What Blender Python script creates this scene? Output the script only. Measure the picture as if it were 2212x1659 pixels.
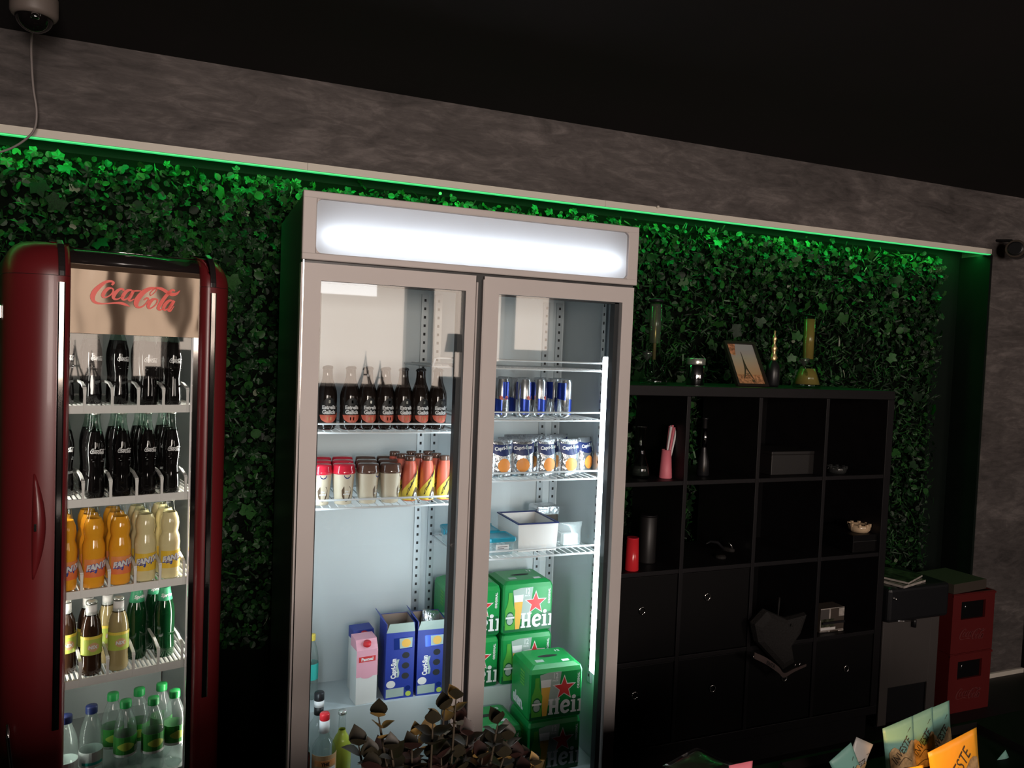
import bpy, bmesh, math, random
import numpy as np
from mathutils import Vector, Matrix
random.seed(7)
rng = np.random.default_rng(11)
for o in list(bpy.data.objects): bpy.data.objects.remove(o)
S = bpy.context.scene
COL = S.collection
R = math.radians

# ------------------------------------------------------------------ camera
FPX, IW, IH = 1661.0, 2212.0, 1659.0
YAW, PITCH, ROLL, CZ = R(22.29), R(-2.36), R(2.241), 1.60
fw = Vector((math.sin(YAW)*math.cos(PITCH), math.cos(YAW)*math.cos(PITCH), math.sin(PITCH)))
rt = Vector((math.cos(YAW), -math.sin(YAW), 0)); up = rt.cross(fw)
rt, up = math.cos(ROLL)*rt+math.sin(ROLL)*up, -math.sin(ROLL)*rt+math.cos(ROLL)*up
cd = bpy.data.cameras.new('camera'); cam = bpy.data.objects.new('camera', cd); COL.objects.link(cam)
cd.sensor_fit = 'HORIZONTAL'; cd.sensor_width = 36; cd.lens = 36*FPX/IW; cd.clip_start = .02
cam.matrix_world = Matrix(((rt.x, up.x, -fw.x, 0), (rt.y, up.y, -fw.y, 0), (rt.z, up.z, -fw.z, CZ), (0, 0, 0, 1)))
S.camera = cam
CP = Vector((0, 0, CZ))
def at(x, y, Y):
    """point of the vertical plane at depth Y seen at pixel (x, y) of the photograph"""
    d = fw+(x-IW/2)/FPX*rt-(y-IH/2)/FPX*up
    return CP+d*(Y/d.y)
def atz(x, y, Z):
    d = fw+(x-IW/2)/FPX*rt-(y-IH/2)/FPX*up
    return CP+d*((Z-CZ)/d.z)

# ------------------------------------------------------------------ world, daylight, exposure
S.view_settings.view_transform = 'Standard'; S.view_settings.look = 'None'
S.view_settings.exposure = 0.0; S.view_settings.gamma = 1.0; S.view_settings.use_curve_mapping = False
w = bpy.data.worlds.new('world'); S.world = w; w.use_nodes = True
w.node_tree.nodes['Background'].inputs[0].default_value = (.9, .8, .72, 1)
w.node_tree.nodes['Background'].inputs[1].default_value = .02
def area(name, loc, target, sx, sy, watt, col, spread=180):
    l = bpy.data.lights.new(name, 'AREA'); l.shape = 'RECTANGLE'; l.size = sx; l.size_y = sy
    l.energy = watt; l.color = col; l.spread = R(spread)
    o = bpy.data.objects.new(name, l); COL.objects.link(o); o.location = loc
    zl = (Vector(loc)-Vector(target)).normalized(); xl = Vector((-zl.y, zl.x, 0))
    xl = xl.normalized() if xl.length > 1e-4 else Vector((1, 0, 0)); yl = zl.cross(xl)
    o.rotation_euler = Matrix((xl, yl, zl)).transposed().to_euler()
    return o
YB = -3.2      # street side of the room, behind the camera
DAY = (1, .86, .77)
STREET = (1, .81, .67)     # sunlit beige facade across the street
LDAY = 4.6     # radiance of the sunlit street seen through the shop windows
def window_light(name, x0, x1, z0, z1, L, col=DAY):
    area(name, ((x0+x1)/2, YB-.16, (z0+z1)/2), ((x0+x1)/2, 0, (z0+z1)/2), x1-x0, z1-z0, L*math.pi*(x1-x0)*(z1-z0), col)
WINS = [(-.25, .72), (.85, 2.0), (2.24, 2.62), (2.70, 3.08), (3.16, 3.66), (4.6, 5.8)]  # last window is unseen, added to brighten the right side
WZ0, WZ1, WZS = .95, 2.46, 2.12      # sill, head, street roof line
for i, (a, b) in enumerate(WINS):
    if i == 1:      # here the street roof line and a strip of sky show
        window_light('daylight', a, b, WZ0, WZS, LDAY, STREET)
        window_light('sky_light', a, 1.70, WZS, WZ1, LDAY*2.2, (1, .93, .88)); window_light('daylight', 1.70, b, WZS, WZ1, LDAY, STREET)
    else: window_light('daylight', a, b, WZ0, WZ1, LDAY*(6.5, 1, 1, 1, 1, 1.2)[i], STREET if 0 < i < 5 else DAY)
S.cycles.max_bounces = 4; S.cycles.diffuse_bounces = 2; S.cycles.glossy_bounces = 2; S.cycles.transparent_max_bounces = 16
S.cycles.caustics_reflective = False; S.cycles.caustics_refractive = False; S.cycles.use_adaptive_sampling = True; S.cycles.adaptive_threshold = .045

# ------------------------------------------------------------------ materials
def mat(name, col, rough=.5, metal=0., spec=.5, emit=None, es=0., noise=0., nscale=20., coat=0., bump=0., bscale=60., trans=0., sub=0.):
    m = bpy.data.materials.new(name); m.use_nodes = True
    n = m.node_tree.nodes; l = m.node_tree.links; b = n['Principled BSDF']
    b.inputs['Base Color'].default_value = (*col, 1); b.inputs['Roughness'].default_value = rough
    b.inputs['Metallic'].default_value = metal; b.inputs['Specular IOR Level'].default_value = spec
    b.inputs['Coat Weight'].default_value = coat; b.inputs['Coat Roughness'].default_value = .06
    if trans: b.inputs['Transmission Weight'].default_value = trans
    if emit: b.inputs['Emission Color'].default_value = (*emit, 1); b.inputs['Emission Strength'].default_value = es
    if noise or bump: tc = n.new('ShaderNodeTexCoord')
    if noise:
        t = n.new('ShaderNodeTexNoise'); t.inputs['Scale'].default_value = nscale; t.inputs['Detail'].default_value = 6
        r = n.new('ShaderNodeValToRGB')
        r.color_ramp.elements[0].position = .3; r.color_ramp.elements[1].position = .7
        r.color_ramp.elements[0].color = (*[max(0, c*(1-noise)) for c in col], 1)
        r.color_ramp.elements[1].color = (*[min(1, c*(1+noise)) for c in col], 1)
        l.new(tc.outputs['Object'], t.inputs['Vector']); l.new(t.outputs['Fac'], r.inputs['Fac']); l.new(r.outputs['Color'], b.inputs['Base Color'])
    if bump:
        t2 = n.new('ShaderNodeTexNoise'); t2.inputs['Scale'].default_value = bscale; t2.inputs['Detail'].default_value = 4
        bp = n.new('ShaderNodeBump'); bp.inputs['Strength'].default_value = bump; bp.inputs['Distance'].default_value = .01
        l.new(tc.outputs['Object'], t2.inputs['Vector']); l.new(t2.outputs['Fac'], bp.inputs['Height']); l.new(bp.outputs['Normal'], b.inputs['Normal'])
    return m
def clear(name, tint, ior=1.5, rough=.02, dens=0.):
    """thin clear glass or plastic: tinted see-through with a Fresnel sheen; dens adds a little milky body"""
    m = bpy.data.materials.new(name); m.use_nodes = True
    n = m.node_tree.nodes; l = m.node_tree.links; n.clear()
    out = n.new('ShaderNodeOutputMaterial'); tr = n.new('ShaderNodeBsdfTransparent'); gl = n.new('ShaderNodeBsdfGlossy')
    lw = n.new('ShaderNodeLayerWeight'); pw = n.new('ShaderNodeMath'); fr = n.new('ShaderNodeMapRange'); mx = n.new('ShaderNodeMixShader')
    pw.operation = 'POWER'; pw.inputs[1].default_value = 5; fr.inputs[3].default_value = ((ior-1)/(ior+1))**2; lw.inputs[0].default_value = .5
    l.new(lw.outputs['Facing'], pw.inputs[0]); l.new(pw.outputs[0], fr.inputs[0])      # Schlick reflectance, the same from both sides
    tr.inputs[0].default_value = (*tint, 1); gl.inputs['Roughness'].default_value = rough
    src = tr.outputs[0]
    if dens:
        df = n.new('ShaderNodeBsdfPrincipled'); df.inputs['Base Color'].default_value = (*tint, 1); df.inputs['Roughness'].default_value = .3
        m2 = n.new('ShaderNodeMixShader'); m2.inputs[0].default_value = dens
        l.new(tr.outputs[0], m2.inputs[1]); l.new(df.outputs[0], m2.inputs[2]); src = m2.outputs[0]
    l.new(fr.outputs[0], mx.inputs[0]); l.new(src, mx.inputs[1]); l.new(gl.outputs[0], mx.inputs[2]); l.new(mx.outputs[0], out.inputs[0])
    return m
def plaster(name, c0, c1, scale=2.2):
    """trowelled plaster: broad clouds, streaky trowel marks and pale scuffs"""
    m = mat(name, c0, .8)
    n = m.node_tree.nodes; l = m.node_tree.links; b = n['Principled BSDF']
    tc = n.new('ShaderNodeTexCoord'); out = []
    for sc, st, dist, det in ((scale, (.8, 1, 2.0), .8, 9), (7.5, (.7, 1, 2.4), 1.6, 8), (34, (.5, 1, 2.6), .8, 5)):
        mp = n.new('ShaderNodeMapping'); mp.inputs['Scale'].default_value = st; mp.inputs['Rotation'].default_value = (0, R(14), 0)
        t = n.new('ShaderNodeTexNoise'); t.inputs['Scale'].default_value = sc; t.inputs['Detail'].default_value = det; t.inputs['Roughness'].default_value = .66; t.inputs['Distortion'].default_value = dist
        l.new(tc.outputs['Object'], mp.inputs[0]); l.new(mp.outputs[0], t.inputs['Vector']); out.append(t.outputs['Fac'])
    def mth(op, a, c):
        q = n.new('ShaderNodeMath'); q.operation = op
        for k_, v in enumerate((a, c)):
            if isinstance(v, (int, float)): q.inputs[k_].default_value = v
            else: l.new(v, q.inputs[k_])
        return q.outputs[0]
    sm = mth('ADD', mth('MULTIPLY', out[0], .50), mth('ADD', mth('MULTIPLY', out[1], .36), mth('MULTIPLY', out[2], .14)))
    r = n.new('ShaderNodeValToRGB'); r.color_ramp.elements[0].position = .36; r.color_ramp.elements[1].position = .66
    r.color_ramp.elements[0].color = (*c0, 1); r.color_ramp.elements[1].color = (*c1, 1)
    e = r.color_ramp.elements.new(.52); e.color = (*[(x*.62+y*.38) for x, y in zip(c0, c1)], 1)
    bp = n.new('ShaderNodeBump'); bp.inputs['Strength'].default_value = .45; bp.inputs['Distance'].default_value = .012
    l.new(sm, r.inputs[0]); l.new(r.outputs[0], b.inputs['Base Color']); l.new(sm, bp.inputs['Height']); l.new(bp.outputs['Normal'], b.inputs['Normal'])
    return m
M = {}
M['plaster'] = plaster('grey_plaster', (.036, .030, .029), (.230, .198, .190))
M['ceil'] = mat('black_ceiling_paint', (.0055, .0024, .0030), .9, noise=.4, nscale=3)
M['dark'] = mat('dark_wall_paint', (.01, .008, .008), .85, noise=.3, nscale=4)
M['floor'] = mat('dark_floor_tile', (.006, .004, .004), .6, noise=.4, nscale=6)
M['niche'] = mat('niche_dark_green', (.003, .007, .005), .7, spec=.2, noise=.3, nscale=5)
M['trimw'] = mat('cream_led_profile', (.86, .80, .70), .5)
M['green_led'] = mat('green_led_diffuser', (.2, .9, .4), .4, emit=(.05, .80, .22), es=.75)
M['leafA'] = mat('leaf_mid_green', (.009, .046, .011), .5, spec=.35, noise=.5, nscale=9)
M['leafB'] = mat('leaf_dark_green', (.0045, .020, .006), .5, spec=.3, noise=.5, nscale=9)
M['leafC'] = mat('leaf_fresh_green', (.022, .10, .019), .45, spec=.4, noise=.4, nscale=9)
M['leafW'] = mat('leaf_pale_variegated', (.25, .29, .2), .4)
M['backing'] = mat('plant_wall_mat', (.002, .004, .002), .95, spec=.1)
M['silver'] = mat('silver_painted_aluminium', (.62, .56, .54), .55, metal=.12, noise=.03, nscale=3)
M['blackp'] = mat('black_plastic', (.012, .012, .014), .35)
M['sidep'] = mat('dark_grey_cabinet_steel', (.06, .07, .08), .4)
M['liner'] = mat('white_fridge_liner', (.62, .68, .70), .45)
M['lightbox'] = mat('lit_white_lightbox', (.9, .92, .95), .4)
M['led'] = mat('white_led_strip', (1, 1, 1), .4, emit=(.86, .95, 1), es=7)
M['gasket'] = mat('dark_rubber_gasket', (.03, .032, .036), .5)
M['glass'] = clear('door_glass', (.95, .975, .975), 1.95)
M['chrome'] = mat('chrome', (.85, .83, .82), .08, metal=1)
M['wire'] = mat('white_coated_wire', (.8, .84, .86), .35)
M['whitep'] = mat('white_shelf_plastic', (.92, .90, .86), .4)
M['steelslot'] = mat('galvanised_steel', (.5, .54, .56), .35, metal=.6)
M['slot'] = mat('dark_slot', (.02, .02, .02), .7)
M['red'] = mat('deep_red_lacquer', (.150, .0125, .0155), .34, coat=.08)
M['header'] = mat('tan_glossy_acrylic', (.10, .065, .045), .06)
M['header'].node_tree.nodes['Principled BSDF'].inputs['IOR'].default_value = 1.95; M['header'].node_tree.nodes['Principled BSDF'].inputs['Specular Tint'].default_value = (1, .85, .7, 1)
hm = M['header'].node_tree; hn = hm.nodes
ht = hn.new('ShaderNodeTexCoord'); hmap = hn.new('ShaderNodeMapping'); hmap.inputs['Scale'].default_value = (5.5, 1, 2.6)
hx = hn.new('ShaderNodeTexNoise'); hx.inputs['Scale'].default_value = 1.6; hx.inputs['Detail'].default_value = .6; hb = hn.new('ShaderNodeBump'); hb.inputs['Distance'].default_value = .012; hb.inputs['Strength'].default_value = .22
hm.links.new(ht.outputs['Object'], hmap.inputs[0]); hm.links.new(hmap.outputs[0], hx.inputs['Vector']); hm.links.new(hx.outputs['Fac'], hb.inputs['Height']); hm.links.new(hb.outputs['Normal'], hn['Principled BSDF'].inputs['Normal'])
M['logo_red'] = mat('red_logo_print_glow', (.85, .12, .09), .4, emit=(.9, .1, .07), es=.12)  # red print with a faint glow added to its colour
M['coketop'] = mat('glossy_black_seam_and_reflection', (.02, .016, .016), .2)  # seam black, also put in for the dark ceiling mirrored by cap and strip
M['cola'] = mat('cola_in_glass', (.006, .005, .005), .05, spec=.6)
M['cglass'] = clear('green_tinted_bottle_glass', (.70, .80, .74), 1.5)
M['glassclear'] = clear('clear_bottle_glass', (.90, .93, .92), 1.5)
M['pet'] = clear('clear_pet_plastic', (.80, .86, .84), 1.45, dens=.10)
M['white'] = mat('white_print', (.85, .85, .85), .5)
M['orange'] = mat('orange_soda', (1, .44, .03), .08, coat=.3)
M['lemon'] = mat('cloudy_lemon_soda', (.86, .74, .40), .08, coat=.3)
M['lab_orange'] = mat('orange_label', (.95, .26, .08), .4)
M['lab_yellow'] = mat('yellow_label', (.95, .62, .05), .4)
M['blue'] = mat('royal_blue_print', (.02, .05, .35), .4)
M['brown'] = mat('dark_brown_glass', (.035, .016, .008), .06, spec=.6)
M['amber'] = mat('pale_amber_drink', (.42, .33, .15), .08, coat=.3)
M['lime'] = mat('lime_label', (.50, .62, .10), .4)
M['yellow'] = mat('yellow_print', (.92, .72, .10), .4)
M['capsilver'] = mat('silver_crown_cap', (.7, .72, .66), .25, metal=.8)
M['sprite'] = mat('dark_green_glass', (.003, .035, .010), .06, spec=.6)
M['green'] = mat('green_cap_plastic', (.015, .27, .06), .35)
M['mint'] = mat('mint_green_label', (.06, .40, .20), .4)
M['liner2'] = mat('grey_cooler_liner', (.30, .33, .32), .5)
M['labgreen'] = mat('green_label', (.05, .30, .05), .4)
M['navy'] = mat('navy_print', (.012, .025, .12), .4)
M['redp'] = mat('red_plastic', (.75, .03, .04), .2)
M['redlid'] = mat('translucent_red_lid', (.75, .03, .06), .12, coat=.4)
M['brownlid'] = mat('translucent_brown_lid', (.14, .075, .055), .12, coat=.4)
M['cup'] = mat('cream_cup', (.72, .63, .48), .4)
M['brownprint'] = mat('coffee_brown_print', (.12, .075, .04), .5)
M['beer'] = mat('dark_beer_bottle', (.018, .012, .010), .06, spec=.6)
M['coral'] = mat('coral_red_label', (.75, .16, .10), .4)
M['black'] = mat('black_print', (.01, .01, .01), .5)
M['canblue'] = mat('metallic_blue_can', (.03, .07, .42), .22, metal=.6)
M['cansilver'] = mat('brushed_silver_can', (.72, .75, .78), .2, metal=.9)
M['foil'] = mat('crinkled_silver_foil', (.62, .64, .66), .22, metal=.85, bump=.6, bscale=45)
M['fruit'] = mat('orange_fruit_print', (.9, .32, .06), .45)
M['boxblue'] = mat('blue_carton', (.02, .045, .33), .45)
M['boxin'] = mat('raw_carton_inside', (.34, .26, .21), .8)
M['pink'] = mat('pink_carton_print', (.88, .42, .52), .45)
M['cartonw'] = mat('white_carton', (.82, .80, .77), .45)
M['hgreen'] = mat('bright_green_carton', (.010, .30, .065), .35, noise=.12, nscale=6)
M['hdark'] = mat('dark_green_carton', (.006, .13, .04), .4)
M['hbottle'] = mat('printed_green_bottle', (.10, .42, .05), .4)
M['hsilver'] = mat('printed_silver_panel', (.42, .52, .47), .4)
M['hbeer'] = mat('printed_beer', (.85, .48, .08), .4)
M['star'] = mat('printed_red_star', (.72, .05, .05), .4)
M['teal'] = mat('teal_plastic', (.02, .30, .42), .3)
M['tub'] = clear('clear_food_tub', (.75, .86, .88), 1.45, dens=.25)
M['bag'] = clear('clear_plastic_bag', (.85, .9, .9), 1.5, rough=.12, dens=.2)
M['wrap'] = clear('clear_cling_film', (.9, .9, .9), 1.35, rough=.08)
M['tealliq'] = mat('turquoise_label', (.05, .55, .48), .4)
M['lemonade'] = mat('yellow_lemonade', (.55, .62, .08), .1)
M['berry'] = mat('dark_berry_liqueur', (.10, .012, .015), .1)
M['peach'] = mat('peach_label', (.70, .42, .20), .5)
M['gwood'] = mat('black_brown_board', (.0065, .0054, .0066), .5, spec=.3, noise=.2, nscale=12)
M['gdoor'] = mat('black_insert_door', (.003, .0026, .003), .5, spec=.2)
M['smoke'] = clear('smoky_glass', (.74, .80, .75), 1.55)
M['frost'] = clear('frosted_grey_glass', (.70, .70, .62), 1.5, rough=.2, dens=.16)
M['gold'] = mat('gold_stopper_and_highlight', (.92, .66, .34), .3, metal=.8)
M['ygold'] = mat('yellow_painted_glass', (.42, .29, .085), .2, coat=.5)
M['chromed'] = mat('dark_polished_steel', (.55, .55, .57), .1, metal=1)
M['framew'] = mat('dark_frame_wood', (.02, .014, .013), .45)
M['skyprint'] = mat('sunset_print', (.45, .42, .36), .5)
M['cityprint'] = mat('sepia_city_print', (.48, .22, .11), .5, noise=.6, nscale=90)
M['tower'] = mat('tower_print', (.06, .045, .03), .5)
M['pinkstick'] = mat('pink_print_card', (.85, .22, .28), .5)
M['greyc'] = mat('grey_tin', (.015, .0135, .0135), .45)
M['crystal'] = clear('cut_crystal', (.6, .62, .62), 1.8, dens=.05)
M['amberx'] = mat('amber_crystal', (.72, .52, .33), .15, coat=.6)
M['fabric'] = mat('black_fabric', (.010, .008, .0075), .8, bump=.4, bscale=120)
M['strap'] = mat('printed_strap', (.09, .06, .055), .7)
M['greyapp'] = mat('grey_appliance_plastic', (.075, .065, .062), .5)
M['redcrate'] = mat('red_crate_plastic', (.13, .012, .012), .4)
M['redcrate2'] = mat('raised_crate_lettering', (.17, .035, .035), .45)
M['card'] = mat('brown_cardboard', (.055, .04, .03), .8)
M['magcov'] = mat('glossy_dark_magazine', (.05, .055, .035), .2, noise=.9, nscale=30)
M['paper'] = mat('paper_print', (.45, .40, .36), .6, noise=.3, nscale=40)
M['leafY'] = mat('yellow_olive_leaf', (.34, .21, .065), .5, noise=.35, nscale=25)
M['leafO'] = mat('dark_olive_leaf', (.026, .021, .011), .5, noise=.4, nscale=25)
M['leafP'] = mat('plum_brown_leaf', (.032, .013, .011), .5, noise=.4, nscale=25)
M['stem'] = mat('brown_stem', (.05, .035, .02), .7)
M['bagteal'] = mat('teal_matt_bag', (.17, .36, .31), .45, bump=.3, bscale=18)
M['bagtan'] = mat('tan_bag_print', (.42, .28, .14), .5, noise=.5, nscale=60)
M['bagorange'] = mat('orange_matt_bag', (.90, .40, .03), .4, bump=.3, bscale=18)
M['baggrey'] = mat('grey_foil_bag', (.40, .38, .36), .4, bump=.3, bscale=18)
M['camw'] = mat('cctv_white_plastic', (.16, .13, .115), .5)
M['camd'] = mat('tinted_dome', (.006, .005, .005), .06)
M['cable'] = mat('white_cable', (.30, .26, .25), .5)
M['counter'] = mat('dark_counter', (.004, .003, .003), .6, spec=.15)
M['lampw'] = mat('lamp_shade_cloth', (.6, .52, .45), .8)

def gradient(m, z0, z1, c0, c1):
    """printed colour that runs from c0 at object height z0 to c1 at z1"""
    n = m.node_tree.nodes; l = m.node_tree.links
    tc = n.new('ShaderNodeTexCoord'); sp = n.new('ShaderNodeSeparateXYZ'); mr = n.new('ShaderNodeMapRange'); r = n.new('ShaderNodeValToRGB')
    mr.inputs[1].default_value = z0; mr.inputs[2].default_value = z1
    r.color_ramp.elements[0].color = (*c0, 1); r.color_ramp.elements[1].color = (*c1, 1)
    l.new(tc.outputs['Object'], sp.inputs[0]); l.new(sp.outputs[2], mr.inputs[0]); l.new(mr.outputs[0], r.inputs[0]); l.new(r.outputs[0], n['Principled BSDF'].inputs['Base Color'])
gradient(M['skyprint'], .04, .16, (.55, .30, .14), (.36, .38, .37))
gradient(M['lab_orange'], .03, .10, (.95, .20, .06), (.95, .38, .12))

# ------------------------------------------------------------------ mesh building
class MB:
    def __init__(s): s.v = []; s.f = []; s.m = []; s.sm = []
    def add(s, vs, fs, mi=0, smooth=False):
        k = len(s.v); s.v += [tuple(p) for p in vs]
        for f in fs: s.f.append(tuple(i+k for i in f)); s.m.append(mi); s.sm.append(smooth)
        return s
    def box(s, x0, x1, y0, y1, z0, z1, mi=0):
        return s.add([(x0, y0, z0), (x1, y0, z0), (x1, y1, z0), (x0, y1, z0), (x0, y0, z1), (x1, y0, z1), (x1, y1, z1), (x0, y1, z1)],
                     [(0, 3, 2, 1), (4, 5, 6, 7), (0, 1, 5, 4), (1, 2, 6, 5), (2, 3, 7, 6), (3, 0, 4, 7)], mi)
    def rbox(s, x0, x1, y0, y1, z0, z1, b=.004, seg=2, mi=0):
        bm = bmesh.new(); bmesh.ops.create_cube(bm, size=1)
        for v in bm.verts:
            v.co = Vector(((x0+x1)/2+v.co.x*(x1-x0), (y0+y1)/2+v.co.y*(y1-y0), (z0+z1)/2+v.co.z*(z1-z0)))
        bmesh.ops.bevel(bm, geom=list(bm.edges), offset=b, segments=seg, profile=.5, affect='EDGES')
        bm.verts.index_update()
        s.add([v.co[:] for v in bm.verts], [tuple(v.index for v in f.verts) for f in bm.faces], mi, False); bm.free(); return s
    def lathe(s, prof, n=20, mi=0, c=(0, 0), flute=None, mif=None):
        """prof: (r, z) from bottom to top; flute(z, a) scales the radius; mif(z) picks the material"""
        k = len(s.v)
        for r, z in prof:
            for i in range(n):
                a = 2*math.pi*i/n; q = r*(flute(z, a) if flute else 1)
                s.v.append((c[0]+q*math.cos(a), c[1]+q*math.sin(a), z))
        for j in range(len(prof)-1):
            zm = (prof[j][1]+prof[j+1][1])/2
            for i in range(n):
                i2 = (i+1) % n
                s.f.append((k+j*n+i, k+j*n+i2, k+(j+1)*n+i2, k+(j+1)*n+i)); s.m.append(mif(zm) if mif else mi); s.sm.append(True)
        for j, flip in ((0, True), (len(prof)-1, False)):
            if prof[j][0] > 1e-5:
                ring = [k+j*n+i for i in range(n)]
                s.f.append(tuple(reversed(ring)) if flip else tuple(ring)); s.m.append(mif(prof[j][1]) if mif else mi); s.sm.append(False)
        return s
    def tube(s, pts, r, n=6, mi=0, cap=True):
        pts = [Vector(p) for p in pts]; k = len(s.v); prev = None
        rs = r if isinstance(r, (list, tuple)) else [r]*len(pts)
        for i, p in enumerate(pts):
            t = (pts[min(i+1, len(pts)-1)]-pts[max(i-1, 0)]).normalized()
            if prev is None:
                a = Vector((0, 0, 1)) if abs(t.z) < .9 else Vector((1, 0, 0)); u = t.cross(a).normalized()
            else:
                u = (prev-t*prev.dot(t)).normalized()
            prev = u; v2 = t.cross(u)
            for q in range(n):
                a = 2*math.pi*q/n; s.v.append(tuple(p+rs[i]*(math.cos(a)*u+math.sin(a)*v2)))
        for i in range(len(pts)-1):
            for q in range(n):
                q2 = (q+1) % n
                s.f.append((k+i*n+q, k+i*n+q2, k+(i+1)*n+q2, k+(i+1)*n+q)); s.m.append(mi); s.sm.append(True)
        if cap:
            s.f.append(tuple(k+q for q in reversed(range(n)))); s.m.append(mi); s.sm.append(False)
            s.f.append(tuple(k+(len(pts)-1)*n+q for q in range(n))); s.m.append(mi); s.sm.append(False)
        return s
    def prism(s, pts, y0, y1, mi=0):
        """outline of (x, z) points, extruded between y0 (front) and y1"""
        n = len(pts); vs = [(x, y0, z) for x, z in pts]+[(x, y1, z) for x, z in pts]
        return s.add(vs, [tuple(range(n)), tuple(range(2*n-1, n-1, -1))]+[(i, i+n, (i+1) % n+n, (i+1) % n) for i in range(n)], mi)
    def loft(s, rings, mi=0, closed=True, caps=True, smooth=True):
        k = len(s.v); n = len(rings[0])
        for r in rings: s.v += [tuple(p) for p in r]
        for j in range(len(rings)-1):
            for i in range(n if closed else n-1):
                i2 = (i+1) % n
                s.f.append((k+j*n+i, k+j*n+i2, k+(j+1)*n+i2, k+(j+1)*n+i)); s.m.append(mi); s.sm.append(smooth)
        if caps:
            s.f.append(tuple(k+i for i in reversed(range(n)))); s.m.append(mi); s.sm.append(False)
            s.f.append(tuple(k+(len(rings)-1)*n+i for i in range(n))); s.m.append(mi); s.sm.append(False)
        return s
    def map(s, fn): s.v = [tuple(fn(Vector(p))) for p in s.v]; return s
    def mesh(s, name, mats):
        me = bpy.data.meshes.new(name); me.from_pydata(s.v, [], s.f)
        for m in (mats if isinstance(mats, (list, tuple)) else [mats]): me.materials.append(M[m])
        me.polygons.foreach_set('material_index', s.m); me.polygons.foreach_set('use_smooth', s.sm); me.update(); return me
    def build(s, name, mats, parent=None, loc=None):
        o = bpy.data.objects.new(name, s.mesh(name, mats)); COL.objects.link(o)
        if parent: o.parent = parent
        if loc is not None: o.location = loc
        return o
def tag(o, label=None, cat=None, group=None, kind=None):
    if label: o['label'] = label
    if cat: o['category'] = cat
    if group: o['group'] = group
    if kind: o['kind'] = kind
    return o
def empty(name, loc=(0, 0, 0), rz=0, **k):
    o = bpy.data.objects.new(name, None); COL.objects.link(o); o.location = loc; o.rotation_euler.z = rz
    o.empty_display_size = .05; return tag(o, **k)
def kids(o): return [c for c in bpy.data.objects if c.parent == o]
def dup(root, loc, rz=0, label=None, group=None, scale=None):
    r = root.copy(); COL.objects.link(r); r.location = loc; r.rotation_euler.z = rz
    if scale: r.scale = scale
    if label: r['label'] = label
    if group: r['group'] = group
    for c in kids(root):
        d = c.copy(); COL.objects.link(d); d.parent = r
        for g in kids(c):
            e = g.copy(); COL.objects.link(e); e.parent = d
    return r
class Placer:
    """first call moves the prototype itself, later calls copy it"""
    def __init__(s, proto): s.p = proto; s.used = False
    def __call__(s, loc, rz=0, label=None, group=None):
        if s.used: return dup(s.p, loc, rz, label, group)
        s.used = True; s.p.location = loc; s.p.rotation_euler.z = rz; tag(s.p, label, group=group); return s.p
def text(body, size=1., bold=0., shear=0., align='CENTER', space=1.):
    """flat lettering in the x-z plane as an MB (baseline at z = 0)"""
    c = bpy.data.curves.new('text', 'FONT'); c.body = body; c.size = size; c.offset = bold; c.shear = shear
    c.align_x = align; c.space_character = space; c.resolution_u = 3
    o = bpy.data.objects.new('text', c); COL.objects.link(o)
    bpy.context.view_layer.update()
    me = bpy.data.meshes.new_from_object(o.evaluated_get(bpy.context.evaluated_depsgraph_get()))
    mb = MB().add([(v.co.x, 0, v.co.y) for v in me.vertices], [tuple(p.vertices) for p in me.polygons])
    bpy.data.objects.remove(o); bpy.data.curves.remove(c); bpy.data.meshes.remove(me); return mb
def bend(mb, r, z=0., a0=-math.pi/2):
    """wrap flat x-z lettering round a vertical cylinder (x to the right as seen from -y)"""
    return mb.map(lambda p: (r*math.cos(a0+p.x/r), r*math.sin(a0+p.x/r), p.z+z))
def cyl_patch(r, z0, z1, a0, a1, n=14, shape=None, t=.0006):
    """label wrapped on a cylinder; shape(u) -> (z low, z high) for u in 0..1"""
    mb = MB(); ring = []
    for i in range(n+1):
        u = i/n; a = a0+(a1-a0)*u; lo, hi = shape(u) if shape else (z0, z1)
        ring.append([(q*math.cos(a), q*math.sin(a), zz) for q, zz in ((r, lo), (r+t, lo), (r+t, hi), (r, hi))])
    return mb.loft(ring, smooth=False)
def catmull(P, n=6):
    out = []
    for i in range(len(P)-1):
        p = [np.array(P[max(0, min(len(P)-1, j))], float) for j in (i-1, i, i+1, i+2)]
        for k in range(n):
            t = k/n
            out.append(.5*((2*p[1])+(-p[0]+p[2])*t+(2*p[0]-5*p[1]+4*p[2]-p[3])*t*t+(-p[0]+3*p[1]-3*p[2]+p[3])*t**3))
    out.append(np.array(P[-1], float)); return out
def strokes(lines, n=5, y=0.):
    """pen strokes [(x, z, width), ...] -> flat ribbons in the x-z plane"""
    mb = MB()
    for L in lines:
        pts = catmull(L, n); vs = []
        for i, p in enumerate(pts):
            t = pts[min(i+1, len(pts)-1)][:2]-pts[max(i-1, 0)][:2]; t = t/(np.hypot(*t)+1e-9)
            h = max(p[2], .002)/2; nx, nz = -t[1]*h, t[0]*h
            vs += [(p[0]-nx, y, p[1]-nz), (p[0]+nx, y, p[1]+nz)]
        mb.add(vs, [(2*i, 2*i+2, 2*i+3, 2*i+1) for i in range(len(pts)-1)])
    return mb
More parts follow.
